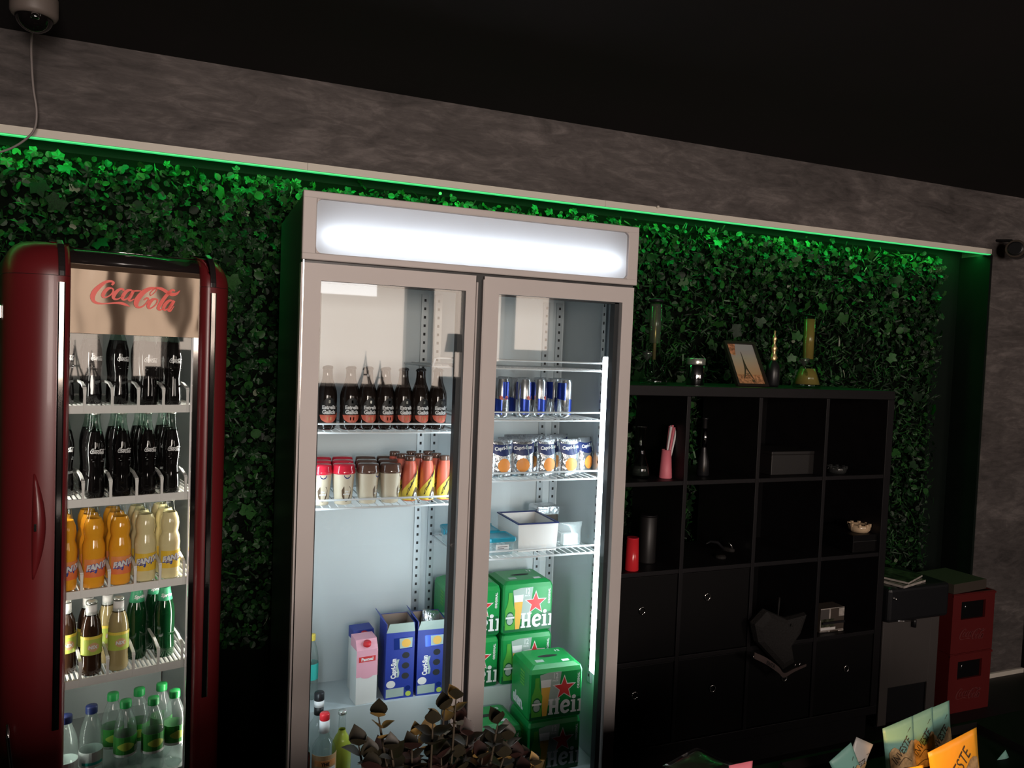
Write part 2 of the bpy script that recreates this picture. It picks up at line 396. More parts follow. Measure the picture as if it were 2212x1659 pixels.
SCRIPT = [  # flowing cola script, traced stroke by stroke: x, y, pen width
    [(690, 690, 26), (718, 655, 26), (680, 634, 28), (610, 652, 34), (535, 715, 48), (465, 800, 58), (435, 880, 56), (445, 945, 42), (490, 978, 30), (560, 985, 20), (650, 975, 16), (740, 962, 22), (820, 960, 34), (890, 978, 30), (948, 1005, 4)],
    [(694, 738, 20), (645, 748, 36), (595, 800, 44), (573, 862, 40), (592, 888, 22), (640, 872, 16), (690, 828, 18), (714, 770, 20), (694, 738, 20)],
    [(856, 768, 26), (846, 742, 24), (800, 748, 30), (745, 805, 44), (716, 872, 42), (742, 904, 26), (792, 892, 16), (850, 845, 12)],
    [(972, 748, 20), (915, 758, 34), (865, 815, 44), (843, 880, 40), (868, 904, 24), (918, 872, 16), (968, 795, 18)],
    [(1000, 748, 34), (962, 830, 40), (934, 892, 36), (958, 912, 22), (1010, 880, 10)],
    [(985, 762, 22), (1045, 752, 20), (1105, 748, 14)],
    [(1328, 688, 22), (1240, 700, 40), (1140, 765, 58), (1062, 870, 64), (1036, 955, 56), (1060, 1004, 34), (1112, 1000, 20), (1170, 952, 18), (1214, 878, 20), (1194, 853, 22), (1150, 886, 18)],
    [(1242, 812, 10), (1238, 772, 12), (1288, 712, 14), (1330, 692, 14), (1322, 730, 10), (1275, 788, 10), (1242, 812, 10)],
    [(1320, 682, 26), (1405, 695, 40), (1490, 742, 44), (1560, 768, 46), (1625, 752, 34), (1678, 698, 4)],
    [(1330, 860, 20), (1282, 868, 34), (1234, 922, 44), (1212, 985, 40), (1232, 1014, 22), (1280, 990, 16), (1330, 935, 18), (1346, 880, 20), (1330, 860, 20)],
    [(1600, 712, 26), (1560, 700, 28), (1500, 760, 40), (1430, 860, 46), (1376, 960, 46), (1360, 1012, 34), (1392, 1026, 22), (1440, 1000, 14)],
    [(1562, 866, 20), (1512, 876, 36), (1460, 936, 44), (1436, 998, 40), (1462, 1024, 24), (1516, 985, 16), (1562, 905, 18)],
    [(1592, 866, 36), (1548, 950, 42), (1512, 1020, 36), (1540, 1034, 20), (1592, 955, 8)]]
def script_logo(width, n=5, fat=1.):
    k = width/1265
    return strokes([[((x-1047)*k, -(y-835)*k, wd*k*fat) for x, y, wd in L] for L in SCRIPT], n)
ORD = ['first', 'second', 'third', 'fourth', 'fifth', 'sixth', 'seventh', 'eighth']

# ------------------------------------------------------------------ room shell
ZF, ZC = -.12, 2.555      # floor, ceiling
def struct(name, mb, m, **k): return tag(mb.build(name, m), kind='structure', **k)
struct('floor', MB().box(-3, 6, YB-.2, 3.4, ZF-.1, ZF), 'floor', label='dark floor of the unlit bar', cat='floor')
struct('ceiling', MB().box(-3, 6, YB-.2, 3.4, ZC, ZC+.1), 'ceil', label='flat black painted ceiling above the bar', cat='ceiling')
struct('wall_bulkhead', MB().box(-3, 4.42, 2.90, 3.3, 2.258, ZC), 'plaster', label='grey trowelled plaster beam running below the black ceiling', cat='wall')
struct('wall_niche', MB().box(-3, 3.97, 3.085, 3.2, ZF, 2.258), 'niche', label='dark back of the recess behind the plant wall', cat='wall')
struct('wall_column', MB().box(3.97, 4.42, 2.90, 3.3, ZF, 2.258), 'plaster', label='grey plaster column at the right end of the plant wall', cat='wall')
struct('baseboard_column', MB().box(3.972, 4.425, 2.885, 2.899, ZF, ZF+.025), 'trimw', label='thin pale baseboard strip at the foot of the plaster column', cat='baseboard')
struct('wall_reveal', MB().box(3.955, 3.9695, 2.902, 3.084, ZF, 2.226), 'niche', label='dark green side of the recess beside the plaster column', cat='wall')
struct('wall_recess', MB().box(4.42, 6, 3.25, 3.35, ZF, ZC), 'dark', label='dark wall beyond the plaster column', cat='wall')
struct('wall_left', MB().box(-3.1, -3, YB-.2, 3.4, ZF, ZC), 'dark', label='dark left side wall of the room', cat='wall')
struct('wall_right', MB().box(6, 6.1, YB-.2, 3.4, ZF, ZC), 'dark', label='dark right side wall of the room', cat='wall')
wm = MB()
wm.box(-3, 6, YB-.1, YB, ZF, WZ0).box(-3, 6, YB-.1, YB, WZ1, ZC)
xs = [-3]+[q for a in WINS for q in a]+[6]
for i in range(0, len(xs), 2): wm.box(xs[i], xs[i+1], YB-.1, YB, WZ0, WZ1)
struct('wall_street', wm, 'dark', label='dark street wall with shop windows behind the viewer', cat='wall')
for i, (a, b) in enumerate(WINS):
    o = tag(empty('window_%d' % (i+1), ((a+b)/2, YB, WZ0)), label='shop window number %s along the street wall behind the viewer' % ORD[i], cat='window', kind='structure')
    h = (b-a)/2; hh = WZ1-WZ0
    MB().box(-h, -h+.025, -.09, .02, 0, hh).box(h-.025, h, -.09, .02, 0, hh).box(-h+.025, h-.025, -.09, .02, 0, .03).box(-h+.025, h-.025, -.09, .02, hh-.025, hh).build('window_frame', 'blackp', o)
o = tag(empty('trim_1', (0, 2.9, 2.232)), kind='structure', label='cream LED profile edging the underside of the plaster beam', cat='trim')
for a, b in ((-3, .355), (.356, 1.585), (1.586, 3.965)):
    MB().box(a, b, .004, .03, 0, .026).build('profile_length', 'trimw', o)
MB().box(-3, 3.965, .010, .028, -.004, -.0005).build('led_diffuser', 'green_led', o)
MB().lathe([(0, -.003), (.006, -.003), (.0065, 0), (.005, .004), (0, .005)], 10).map(lambda p: (p.x, -p.z, p.y)).build('screw_cap', 'trimw', o, (at(1421, 447, 2.9).x, -.002, at(1421, 447, 2.9).z-2.232))
area('green_led_light', (.48, 2.965, 2.235), (.48, 3.075, 1.98), 6.94, .02, 12.5, (.02, 1, .14))

# ------------------------------------------------------------------ plant wall
def star_leaf():
    vs = [(0, 0, .0)]; fs = []
    rad = [1, .60, .86, .62, .70, .50, .22, .50, .70, .62, .86, .60]
    for i, q in enumerate(rad):
        a = math.pi/2+2*math.pi*i/12; vs.append((q*math.cos(a), q*math.sin(a), -.16*q*q+(.05 if i % 2 else 0)))
    return vs, [(0, 1+i, 1+(i+1) % 12) for i in range(12)]
def round_leaf():
    vs = [(0, -1, 0), (.62, -.62, .10), (.86, .05, .16), (.55, .75, .06), (0, 1, -.08), (-.55, .75, .06), (-.86, .05, .16), (-.62, -.62, .10), (0, 0, -.04)]
    return vs, [(8, i, (i+1) % 8) for i in range(8)]
def blade():
    return [(-.10, -1, 0), (.10, -1, 0), (-.12, 0, .22), (.12, 0, .22), (0, 1, 0)], [(0, 1, 3, 2), (2, 3, 4)]
LT = {k: (np.array(f()[0], float), f()[1]) for k, f in (('star', star_leaf), ('round', round_leaf), ('blade', blade))}
def leaf_rot(n, spread):
    """random rotations whose leaf normals (local +z) point at the room (-y)"""
    ax = rng.normal(0, spread, n); az = rng.normal(0, spread, n); sp = rng.uniform(0, 2*math.pi, n)
    c, s = np.cos, np.sin; out = np.empty((n, 3, 3))
    for i in range(n):
        base = np.array([[1, 0, 0], [0, 0, -1], [0, 1, 0]], float)      # local z -> -y
        rs = np.array([[c(sp[i]), -s(sp[i]), 0], [s(sp[i]), c(sp[i]), 0], [0, 0, 1]])
        rx = np.array([[1, 0, 0], [0, c(ax[i]), -s(ax[i])], [0, s(ax[i]), c(ax[i])]])
        ry = np.array([[c(az[i]), 0, s(az[i])], [0, 1, 0], [-s(az[i]), 0, c(az[i])]])
        out[i] = base @ rx @ ry @ rs
    return out
def visible_zone(x, z):
    top = z > 1.95
    left = (x < .42) & (z > .45) & ~((x > -.62) & (x < -.1) & (z < 1.5))
    right = (x > 1.62) & (z > .25)
    return top | left | right
plant = tag(empty('plant_wall', (0, 3.07, ZF)), label='artificial green leaf wall behind the coolers and shelf', cat='plant wall')
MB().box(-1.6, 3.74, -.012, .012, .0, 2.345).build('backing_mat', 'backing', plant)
NL = 52000
lx = rng.uniform(-1.35, 3.74, NL); lz = rng.uniform(.2, 2.205, NL)+rng.normal(0, .010, NL); ok = visible_zone(lx, lz)
lx, lz = lx[ok], lz[ok]; n = len(lx)
ly = 3.052-rng.random(n)**1.6*.065
patch = np.sin(lx*5.1+1.3*np.sin(lz*4.3))+np.sin(lz*6.7+1.1*np.cos(lx*3.7))+rng.normal(0, .7, n)
kind = np.where(patch > .75, 0, np.where(patch > -.9, 1, 2)); kind = np.where((lx > 1.5) & (kind == 1) & (rng.random(n) < .45), 2, kind)
mats_i = np.clip(np.round(rng.normal(.9, .7, n)), 0, 2).astype(int); mats_i = np.where(rng.random(n) < .006, 3, mats_i)
rot = leaf_rot(n, .62)
V, F, MI = [], [], []; k = 0
size = np.where(kind == 0, rng.uniform(.014, .030, n), np.where(kind == 1, rng.uniform(.007, .0155, n), rng.uniform(.014, .032, n)))
for i in range(n):
    tv, tf = LT[('star', 'round', 'blade')[kind[i]]]
    P = (tv*size[i]) @ rot[i].T+np.array([lx[i], ly[i]-3.07, lz[i]-ZF])
    V.append(P); F += [tuple(q+k for q in f) for f in tf]; MI += [mats_i[i]]*len(tf); k += len(tv)
me = bpy.data.meshes.new('small_leaves'); me.from_pydata(np.vstack(V).tolist(), [], F)
for m in ('leafB', 'leafA', 'leafC', 'leafW'): me.materials.append(M[m])
me.polygons.foreach_set('material_index', MI); me.update()
o = bpy.data.objects.new('small_leaves', me); COL.objects.link(o); o.parent = plant; o['kind'] = 'stuff'
LM = {}
for kd in ('star', 'round'):
    for mm in ('leafA', 'leafB', 'leafC'):
        LM[kd, mm] = MB().add(LT[kd][0].tolist(), LT[kd][1], smooth=True).mesh('leaf', mm)
cnt = 0
while cnt < 290:
    x, z = random.uniform(-1.0, 3.7), random.uniform(.9, 2.18)
    if not visible_zone(np.array(x), np.array(z)): continue
    kd = 'star' if random.random() < .45 else 'round'
    o = bpy.data.objects.new('leaf', LM[kd, random.choice(('leafA', 'leafB', 'leafC', 'leafC'))]); COL.objects.link(o); o.parent = plant
    mr = Matrix(leaf_rot(1, .42)[0].tolist()); sc = random.uniform(.030, .048) if kd == 'star' else random.uniform(.015, .022)
    o.matrix_local = Matrix.Translation((x, random.uniform(2.975, 2.995)-3.07, z-ZF)) @ (mr*sc).to_4x4(); cnt += 1

# ------------------------------------------------------------------ two-door display cooler
FX0, FX1, FY, FYB, FT = .268, 1.372, 2.265, 2.93, 2.038
cool = tag(empty('display_cooler', ((FX0+FX1)/2, FY, ZF)), label='tall two-door glass display cooler with a lit white header', cat='cooler')
def C(mb): return mb.map(lambda p: (p.x-(FX0+FX1)/2, p.y-FY, p.z-ZF))
C(MB().rbox(FX0+.004, FX0+.03, FY+.022, FYB, ZF+.05, FT-.004, .003)).build('side_panel', 'sidep', cool)
C(MB().rbox(FX1-.03, FX1-.004, FY+.022, FYB, ZF+.05, FT-.004, .003)).build('side_panel', 'sidep', cool)
C(MB().box(FX0+.005, FX0+.008, FY+.006, FY+.021, ZF+.06, FT-.01)).build('edge_strip', 'chrome', cool)
C(MB().box(FX0+.03, FX1-.03, 2.76, FYB, ZF+.05, FT-.006)).build('back_panel', 'sidep', cool)
C(MB().box(FX0+.03, FX1-.03, FY+.09, 2.76, FT-.02, FT-.006)).build('roof_panel', 'sidep', cool)
C(MB().box(FX0+.03, FX1-.03, FY+.05, 2.76, ZF+.05, .13)).build('base_housing', 'sidep', cool)
for fx in (FX0+.06, FX1-.06):
    for fy in (FY+.08, FYB-.06):
        C(MB().lathe([(.022, ZF), (.022, ZF+.012), (.012, ZF+.016), (.012, ZF+.051)], 12, c=(fx, fy))).build('foot', 'blackp', cool)
# header with light box
hz0, hz1 = 1.842, FT
hx0, hx1 = at(684, 500, FY).x, at(1357, 560, FY).x
hb0, hb1 = at(684, 546, FY).z, at(690, 429, FY).z
hd = C(MB().rbox(FX0, FX1, FY, FY+.03, hb1, hz1, .003).rbox(FX0, FX1, FY, FY+.03, hz0, hb0, .003).rbox(FX0, hx0, FY, FY+.03, hb0-.004, hb1+.004, .003).rbox(hx1, FX1, FY, FY+.03, hb0-.004, hb1+.004, .003)).build('header_frame', 'silver', cool)
C(MB().box(FX0+.03, FX1-.03, FY+.03, FY+.09, hz1-.02, hz1-.006).box(FX0+.03, FX1-.03, FY+.03, FY+.09, hz0+.004, hz0+.014).box(FX0+.03, FX1-.03, FY+.085, FY+.09, hz0+.014, hz1-.02)).build('header_housing', 'white', cool)
m = bpy.data.materials.new('translucent_light_panel'); m.use_nodes = True; M['panel'] = m
nn = m.node_tree.nodes; nn.clear(); ll = m.node_tree.links
t1 = nn.new('ShaderNodeBsdfTranslucent'); t1.inputs[0].default_value = (.88, .93, 1, 1); d1 = nn.new('ShaderNodeBsdfPrincipled'); d1.inputs['Base Color'].default_value = (.85, .87, .9, 1); d1.inputs['Roughness'].default_value = .35
x1 = nn.new('ShaderNodeMixShader'); x1.inputs[0].default_value = .4; oo = nn.new('ShaderNodeOutputMaterial')
ll.new(t1.outputs[0], x1.inputs[1]); ll.new(d1.outputs[0], x1.inputs[2]); ll.new(x1.outputs[0], oo.inputs[0])
def rrect(x0, x1, z0, z1, r, n=5):
    out = []
    for cx, cz, a in ((x1-r, z0+r, -90), (x1-r, z1-r, 0), (x0+r, z1-r, 90), (x0+r, z0+r, 180)):
        out += [(cx+r*math.cos(R(a+90*i/n)), cz+r*math.sin(R(a+90*i/n))) for i in range(n+1)]
    return out
lp = rrect(hx0, hx1, hb0, hb1, .014); cr = .016
C(MB().add([(x, FY+.012, z) for x, z in lp], [tuple(range(len(lp)))])).build('light_panel', 'panel', cool)
for cx, cz_, sx, sz in ((hx0, hb0, 1, 1), (hx1, hb0, -1, 1), (hx0, hb1, 1, -1), (hx1, hb1, -1, -1)):
    arc = [(cx, cz_)]+[(cx+sx*cr*(1-math.cos(R(a))), cz_+sz*cr*(1-math.sin(R(a)))) for a in (90, 70, 50, 30, 15, 0)][::-1]
    C(MB().prism(arc if sx*sz > 0 else arc[::-1], FY+.0003, FY+.0115)).build('corner_fillet', 'silver', hd)
tz = hb0+(hb1-hb0)*.34
area('cooler_header_tube', ((hx0+hx1)/2, FY+.050, tz), ((hx0+hx1)/2, FY, tz), hx1-hx0-.05, .012, .78, (.90, .95, 1))
C(MB().tube([(hx0+.02, FY+.068, tz), (hx1-.02, FY+.068, tz)], .008, 10)).build('header_tube', 'white', cool)
# doors
XM = .812
def door(x0, x1, z0, z1, gx0, gx1, gz0, gz1, name):
    d = C(MB().prism([(x0, z1), (x0, z0), (gx0, gz0), (gx0, gz1)][::-1], FY+.008, FY+.045)
          .prism([(x1, z1), (x1, z0), (gx1, gz0), (gx1, gz1)], FY+.008, FY+.045)
          .prism([(x0, z1), (x1, z1), (gx1, gz1), (gx0, gz1)][::-1], FY+.008, FY+.045)
          .prism([(x0, z0), (x1, z0), (gx1, gz0), (gx0, gz0)], FY+.008, FY+.045)).build('door', 'silver', cool)
    C(MB().add([(gx0-.004, FY+.017, gz0-.004), (gx1+.004, FY+.017, gz0-.004), (gx1+.004, FY+.017, gz1+.004), (gx0-.004, FY+.017, gz1+.004)], [(0, 1, 2, 3)])).build('door_glass', 'glass', d)
    C(MB().box(gx0-.006, gx0+.006, FY+.03, FY+.060, gz0, gz1).box(gx1-.016, gx1+.006, FY+.03, FY+.060, gz0, gz1).box(gx0, gx1, FY+.03, FY+.060, gz1-.004, gz1+.006).box(gx0, gx1, FY+.03, FY+.06, gz0-.006, gz0+.004)).build('door_gasket', 'gasket', d)
    return d
DZ0, DZ1 = -.02, 1.834
door(FX0, XM-.014, DZ0, DZ1, at(686, 900, FY).x, at(1000, 900, FY).x-.002, .06, 1.785, 'left')
door(XM+.014, FX1-.006, DZ0, DZ1, at(1070, 900, FY).x, at(1335, 900, FY).x+.002, .06, 1.782, 'right')
C(MB().box(XM-.010, XM+.010, FY+.014, FY+.06, DZ0, DZ1)).build('centre_mullion', 'blackp', cool)
C(MB().rbox(XM-.0135, XM-.008, FY+.002, FY+.03, DZ0, DZ1-.02, .002)).build('handle_strip', 'silver', cool)
C(MB().rbox(XM+.008, XM+.0135, FY+.002, FY+.03, DZ0, DZ1-.01, .002)).build('handle_strip', 'silver', cool)
C(MB().box(FX0+.004, FX1-.008, FY+.02, FY+.05, DZ0-.1, DZ0-.01)).build('kick_grille', 'blackp', cool)
C(MB().box(FX0+.004, FX1-.004, FY+.02, FY+.04, DZ1, hz0)).build('header_gap', 'blackp', cool)
# liner
IX0, IX1, IYF, IYB = .302, 1.340, FY+.062, 2.755
C(MB().box(FX0+.03, IX0, IYF, IYB, .13, 1.83)).build('liner_wall', 'liner', cool)
C(MB().box(IX1, FX1-.03, IYF, IYB, .13, 1.83)).build('liner_wall', 'liner', cool)
C(MB().box(FX0+.03, FX1-.03, IYB, IYB+.004, .13, 1.83)).build('liner_back', 'liner', cool)
C(MB().box(FX0+.03, FX1-.03, IYF, IYB, 1.83, 1.838)).build('liner_top', 'liner', cool)
DECK, DECKY, LOWZ = .39, 2.535, .15
C(MB().box(IX0, IX1, DECKY, IYB, .13, DECK).box(IX0, IX1, IYF, DECKY, .13, LOWZ)).build('liner_floor', 'liner', cool)
def standard(x, y, z0, z1, axis):
    mb = MB()
    if axis == 'x': mb.box(x-.013, x+.013, y-.008, y, z0, z1)
    else: mb.box(x-.008, x, y-.013, y+.013, z0, z1)
    u = C(mb).build('shelf_standard', 'steelslot', cool)
    s2 = MB(); z = z0+.02
    while z < z1-.02:
        if axis == 'x': s2.box(x-.004, x+.004, y-.0086, y-.0078, z, z+.010)
        else: s2.box(x-.0086, x-.0078, y-.004, y+.004, z, z+.010)
        z += .031
    C(s2).build('slot_row', 'slot', u)['kind'] = 'stuff'
for x in (.345, .770, .822, 1.262, 1.318): standard(x, IYB, .42, 1.80, 'x')
standard(IX1, IYF+.085, .42, 1.80, 'y')
def wire_shelf(x0, x1, z, y0=2.372, y1=2.735):
    mb = MB().tube([(x0, y1, z), (x0, y0+.012, z), (x0+.012, y0, z), (x1-.012, y0, z), (x1, y0+.012, z), (x1, y1, z), (x0, y1, z)], .0036, 6)
    mb.tube([(x0, y0+.01, z-.0), (x0+.003, y0-.002, z+.026), (x0+.012, y0-.006, z+.028), (x1-.012, y0-.006, z+.028), (x1-.003, y0-.002, z+.026), (x1, y0+.01, z)], .0032, 6)
    nw = int((x1-x0)/.024)
    for i in range(1, nw):
        x = x0+(x1-x0)*i/nw; mb.tube([(x, y0, z+.0045), (x, y1, z+.0045)], .0019, 5)
    mb.tube([(x0, (y0+y1)/2, z-.003), (x1, (y0+y1)/2, z-.003)], .003, 6)
    return C(mb).build('wire_shelf', 'wire', cool)
SHL = {'L1': 1.333, 'L2': 1.098, 'R0': 1.545, 'R1': 1.372, 'R2': 1.168, 'R3': .905}
for k_, z in SHL.items():
    if k_[0] == 'L': wire_shelf(IX0+.012, .800, z)
    else: wire_shelf(.826 if k_ != 'R0' else .70, IX1-.012, z)
# LED strips: the visible one on the right jamb, one behind the mullion, one on the left jamb
lxr = 1.327
C(MB().rbox(lxr-.006, lxr+.010, IYF+.002, IYF+.060, .47, 1.60, .002)).build('led_housing', 'white', cool)
C(MB().box(lxr-.009, lxr-.006, IYF+.004, IYF+.056, .475, 1.595)).build('led_strip', 'led', cool)
for nme, x, tx, wt in (('cooler_led_right', lxr-.012, .9, 2.4), ('cooler_led_middle', .836, 1.2, .7), ('cooler_led_middle', .792, .45, 1.3), ('cooler_led_left', .322, .7, .8)):
    area(nme, (x, IYF+.016, .90), (tx, 2.72, .90), .02, .90, wt, (.80, .93, 1))

# ------------------------------------------------------------------ drinks: prototypes
FR = -math.pi/2
def crown(r=.0138, z=.22, m='capsilver', parent=None):
    return MB().lathe([(r*1.06, z-.006), (r*1.05, z-.003), (r*.95, z+.001), (r*.6, z+.003), (0, z+.0034)], 21, flute=lambda zz, a: 1+.05*(math.sin(a*10.5) > 0)*(zz < z-.002)).build('crown_cap', m, parent)
def cola_proto():
    prof = [(.0, .0), (.025, 0), (.0285, .004), (.0292, .03), (.0268, .058), (.0252, .080), (.0278, .104), (.0295, .118), (.0297, .142), (.0270, .158), (.0205, .182), (.0158, .198), (.0134, .212), (.0128, .226), (.0140, .2275), (.0140, .2315), (.0128, .233), (.0128, .236)]
    fl = lambda z, a: 1+(.022*math.cos(a*10) if (.01 < z < .10 or .15 < z < .19) else 0)
    o = MB().lathe(prof, 40, flute=fl, mif=lambda z: 0 if z < .188 else 1).build('cola_bottle', ['cola', 'cglass']); o['category'] = 'bottle'
    o.scale = (.84, .84, 1)
    crown(.0138, .236, 'capsilver', o)
    lg = bend(script_logo(.046, 4), .0303, .130).build('script_lettering', 'white', o)
    bend(MB().add([(-.02, 0, -.0232), (.022, 0, -.0232), (.022, 0, -.0224), (-.02, 0, -.0224)], [(0, 1, 2, 3)]).add([(-.016, 0, -.0282), (.02, 0, -.0282), (.02, 0, -.0275), (-.016, 0, -.0275)], [(0, 1, 2, 3)]), .0303, .130).build('printed_rule', 'white', o)
    return o
def fanta_proto(name, liquid, lab):
    prof = [(0, 0), (.024, 0), (.0275, .004), (.0282, .02), (.0275, .05), (.0282, .088), (.0292, .104), (.0275, .120), (.0238, .132), (.0232, .137), (.0255, .150), (.0262, .160), (.0240, .176), (.0182, .192), (.0140, .206), (.0128, .222), (.014, .2235), (.014, .2275), (.0128, .229), (.0128, .232)]
    o = MB().lathe(prof, 28, mif=lambda z: 0 if z < .186 else 1).build(name, [liquid, 'glassclear']); o['category'] = 'bottle'
    crown(.0138, .232, 'capsilver', o)
    cyl_patch(.0286, .032, .082, FR-1.25, FR+1.25, 16, t=.0008).build('label', lab, o)
    sw = MB().prism([(-.021, .046), (-.006, .043), (.012, .050), (.026, .068), (.012, .060), (-.004, .052), (-.016, .052)], -.0001, 0)
    bend(sw, .0298, 0).build('printed_swoosh', 'blue', o)
    t = text('FANTA', .0205, .0011, .15, space=.92).map(lambda p: (p.x, 0, p.z*1.05+p.x*.18)); bend(t, .0301, .0555).build('lettering', 'white', o)
    bend(text('FANTA', .0205, .0022, .15, space=.92).map(lambda p: (p.x+.0006, 0, p.z*1.05+p.x*.18-.0006)), .0298, .0555).build('lettering_shadow', 'blue', o)
    return o
def mixer_proto(name, glassm):
    prof = [(0, 0), (.022, 0), (.0262, .005), (.027, .02), (.0255, .045), (.0262, .065), (.0268, .105), (.0262, .125), (.0225, .148), (.0165, .165), (.0138, .180), (.0132, .196), (.0145, .1975), (.0145, .203), (.013, .205)]
    o = MB().lathe(prof, 26, mif=lambda z: 0 if z < .158 else 1).build(name, [glassm, 'glassclear']); o['category'] = 'bottle'
    crown(.0142, .205, 'capsilver', o)
    cyl_patch(.0270, .060, .112, FR-1.3, FR+1.3, 16, t=.0008).build('label', 'lime', o)
    cyl_patch(.0279, .104, .112, FR-1.3, FR+1.3, 14, t=.0004).build('label_band', 'yellow', o)
    cyl_patch(.0279, .070, .094, FR-.45, FR+.6, 8, t=.0005, shape=lambda u: (.082-.013*math.sin(math.pi*(.1+.8*u)), .082+.013*math.sin(math.pi*(.1+.8*u)))).build('label_badge', 'peach', o)
    bend(text('NIX', .013, .0006, .1), .0290, .078).build('lettering', 'white', o)
    MB().lathe([(.0150, .168), (.0142, .180), (.0138, .196)], 20).build('neck_foil', 'cartonw', o)
    return o
def sprite_proto():
    prof = [(0, 0), (.023, 0), (.027, .005), (.028, .03), (.0268, .06), (.0278, .10), (.0285, .125), (.0255, .150), (.0185, .175), (.0145, .195), (.0132, .212), (.0142, .2135), (.0142, .218), (.013, .22)]
    o = MB().lathe(prof, 28, flute=lambda z, a: 1+.018*math.cos(8*a+z*90)*(.03 < z < .13)).build('lemon_lime_bottle', 'sprite'); o['category'] = 'bottle'
    crown(.0140, .22, 'green', o)
    MB().lathe([(.0215, .168), (.0192, .178), (.0160, .196), (.0150, .206)], 22).build('neck_label', 'mint', o)
    t = text('Sprite', .014, .0006, .2); bend(t, .0202, .180).build('lettering', 'white', o)
    return o
def pet_proto(name, capm, labm, plain=False):
    prof = [(0, .004), (.012, .001), (.022, 0), (.0285, .010), (.0305, .025), (.0300, .045), (.0292, .060), (.0300, .075), (.0302, .120), (.0300, .140), (.0270, .160), (.0205, .180), (.0150, .194), (.0128, .200), (.0128, .206)]
    fl = lambda z, a: 1+(.09*math.cos(5*a) if z < .012 else .03*math.cos(5*a) if z < .03 else 0)+(.012*math.sin(z*420) if .03 < z < .055 else 0)
    o = MB().lathe(prof, 30, flute=fl).build(name, 'pet'); o['category'] = 'bottle'
    MB().lathe([(.0150, .202), (.0152, .204), (.0150, .220), (.0140, .2225), (0, .2228)], 24, flute=lambda z, a: 1+.03*math.cos(24*a)).build('screw_cap', capm, o)
    if plain:
        cyl_patch(.0304, .055, .098, 0, 2*math.pi*.995, 26, t=.0006).build('label', labm, o)
        cyl_patch(.0312, .062, .070, FR-1.0, FR+.9, 10, t=.0004).build('label_stripe', 'tealliq', o)
    else:
        cyl_patch(.0304, .070, .125, 0, 2*math.pi*.995, 26, t=.0006).build('label', labm, o)
        cyl_patch(.0312, .068, .075, 0, 2*math.pi*.995, 26, t=.0004).build('label_edge', 'white', o)
        cyl_patch(.0312, .086, .110, FR-.75, FR+.75, 14, t=.0005, shape=lambda u: (.098-.012*math.sin(math.pi*(.06+.88*u)), .098+.012*math.sin(math.pi*(.06+.88*u)))).build('label_badge', 'lime', o)
        bar = MB()
        for i in range(7): bar.add([(.0165+i*.0016, 0, .078), (.0172+i*.0016, 0, .078), (.0172+i*.0016, 0, .096), (.0165+i*.0016, 0, .096)], [(0, 1, 2, 3)])
        bend(bar, .0322, 0, FR+.25).build('bar_code', 'white', o)
    return o

# ------------------------------------------------------------------ red retro cooler
CO = Vector((-.31, 2.331, 0)); CA = math.atan2(.239, .971)
ct, cb = Vector((math.cos(CA), math.sin(CA), 0)), Vector((-math.sin(CA), math.cos(CA), 0))
def cw(s, d, z): return CO+ct*s+cb*d+Vector((0, 0, z))
coke = tag(empty('retro_cooler', (CO.x, CO.y, ZF), CA), label='red retro bottle cooler with rounded columns and cola script header', cat='cooler')
def K(mb): return mb.map(lambda p: (p.x, p.y, p.z-ZF))
DEP = .555
def section(xi, xo, yf, yb, rf, z, n=7):
    """plan outline of a rounded column: inner edge xi, outer edge xo, front yf, back yb"""
    sg = 1 if xo > xi else -1; xb = xi+sg*.040; out = [(xb, yb, z), (xb, .032, z), (xi, .032, z), (xi, yf+.022, z)]
    for i in range(4): a = math.pi/2*(i+1)/4; out.append((xi+sg*.022*(1-math.cos(a)), yf+.022*(1-math.sin(a)), z))
    for i in range(n+1): a = math.pi/2*i/n; out.append((xo-sg*rf*(1-math.sin(a)), yf+rf*(1-math.cos(a)), z))
    out.append((xo, yb, z)); return out if sg > 0 else out[::-1]
ZT, RD = 1.845, .085
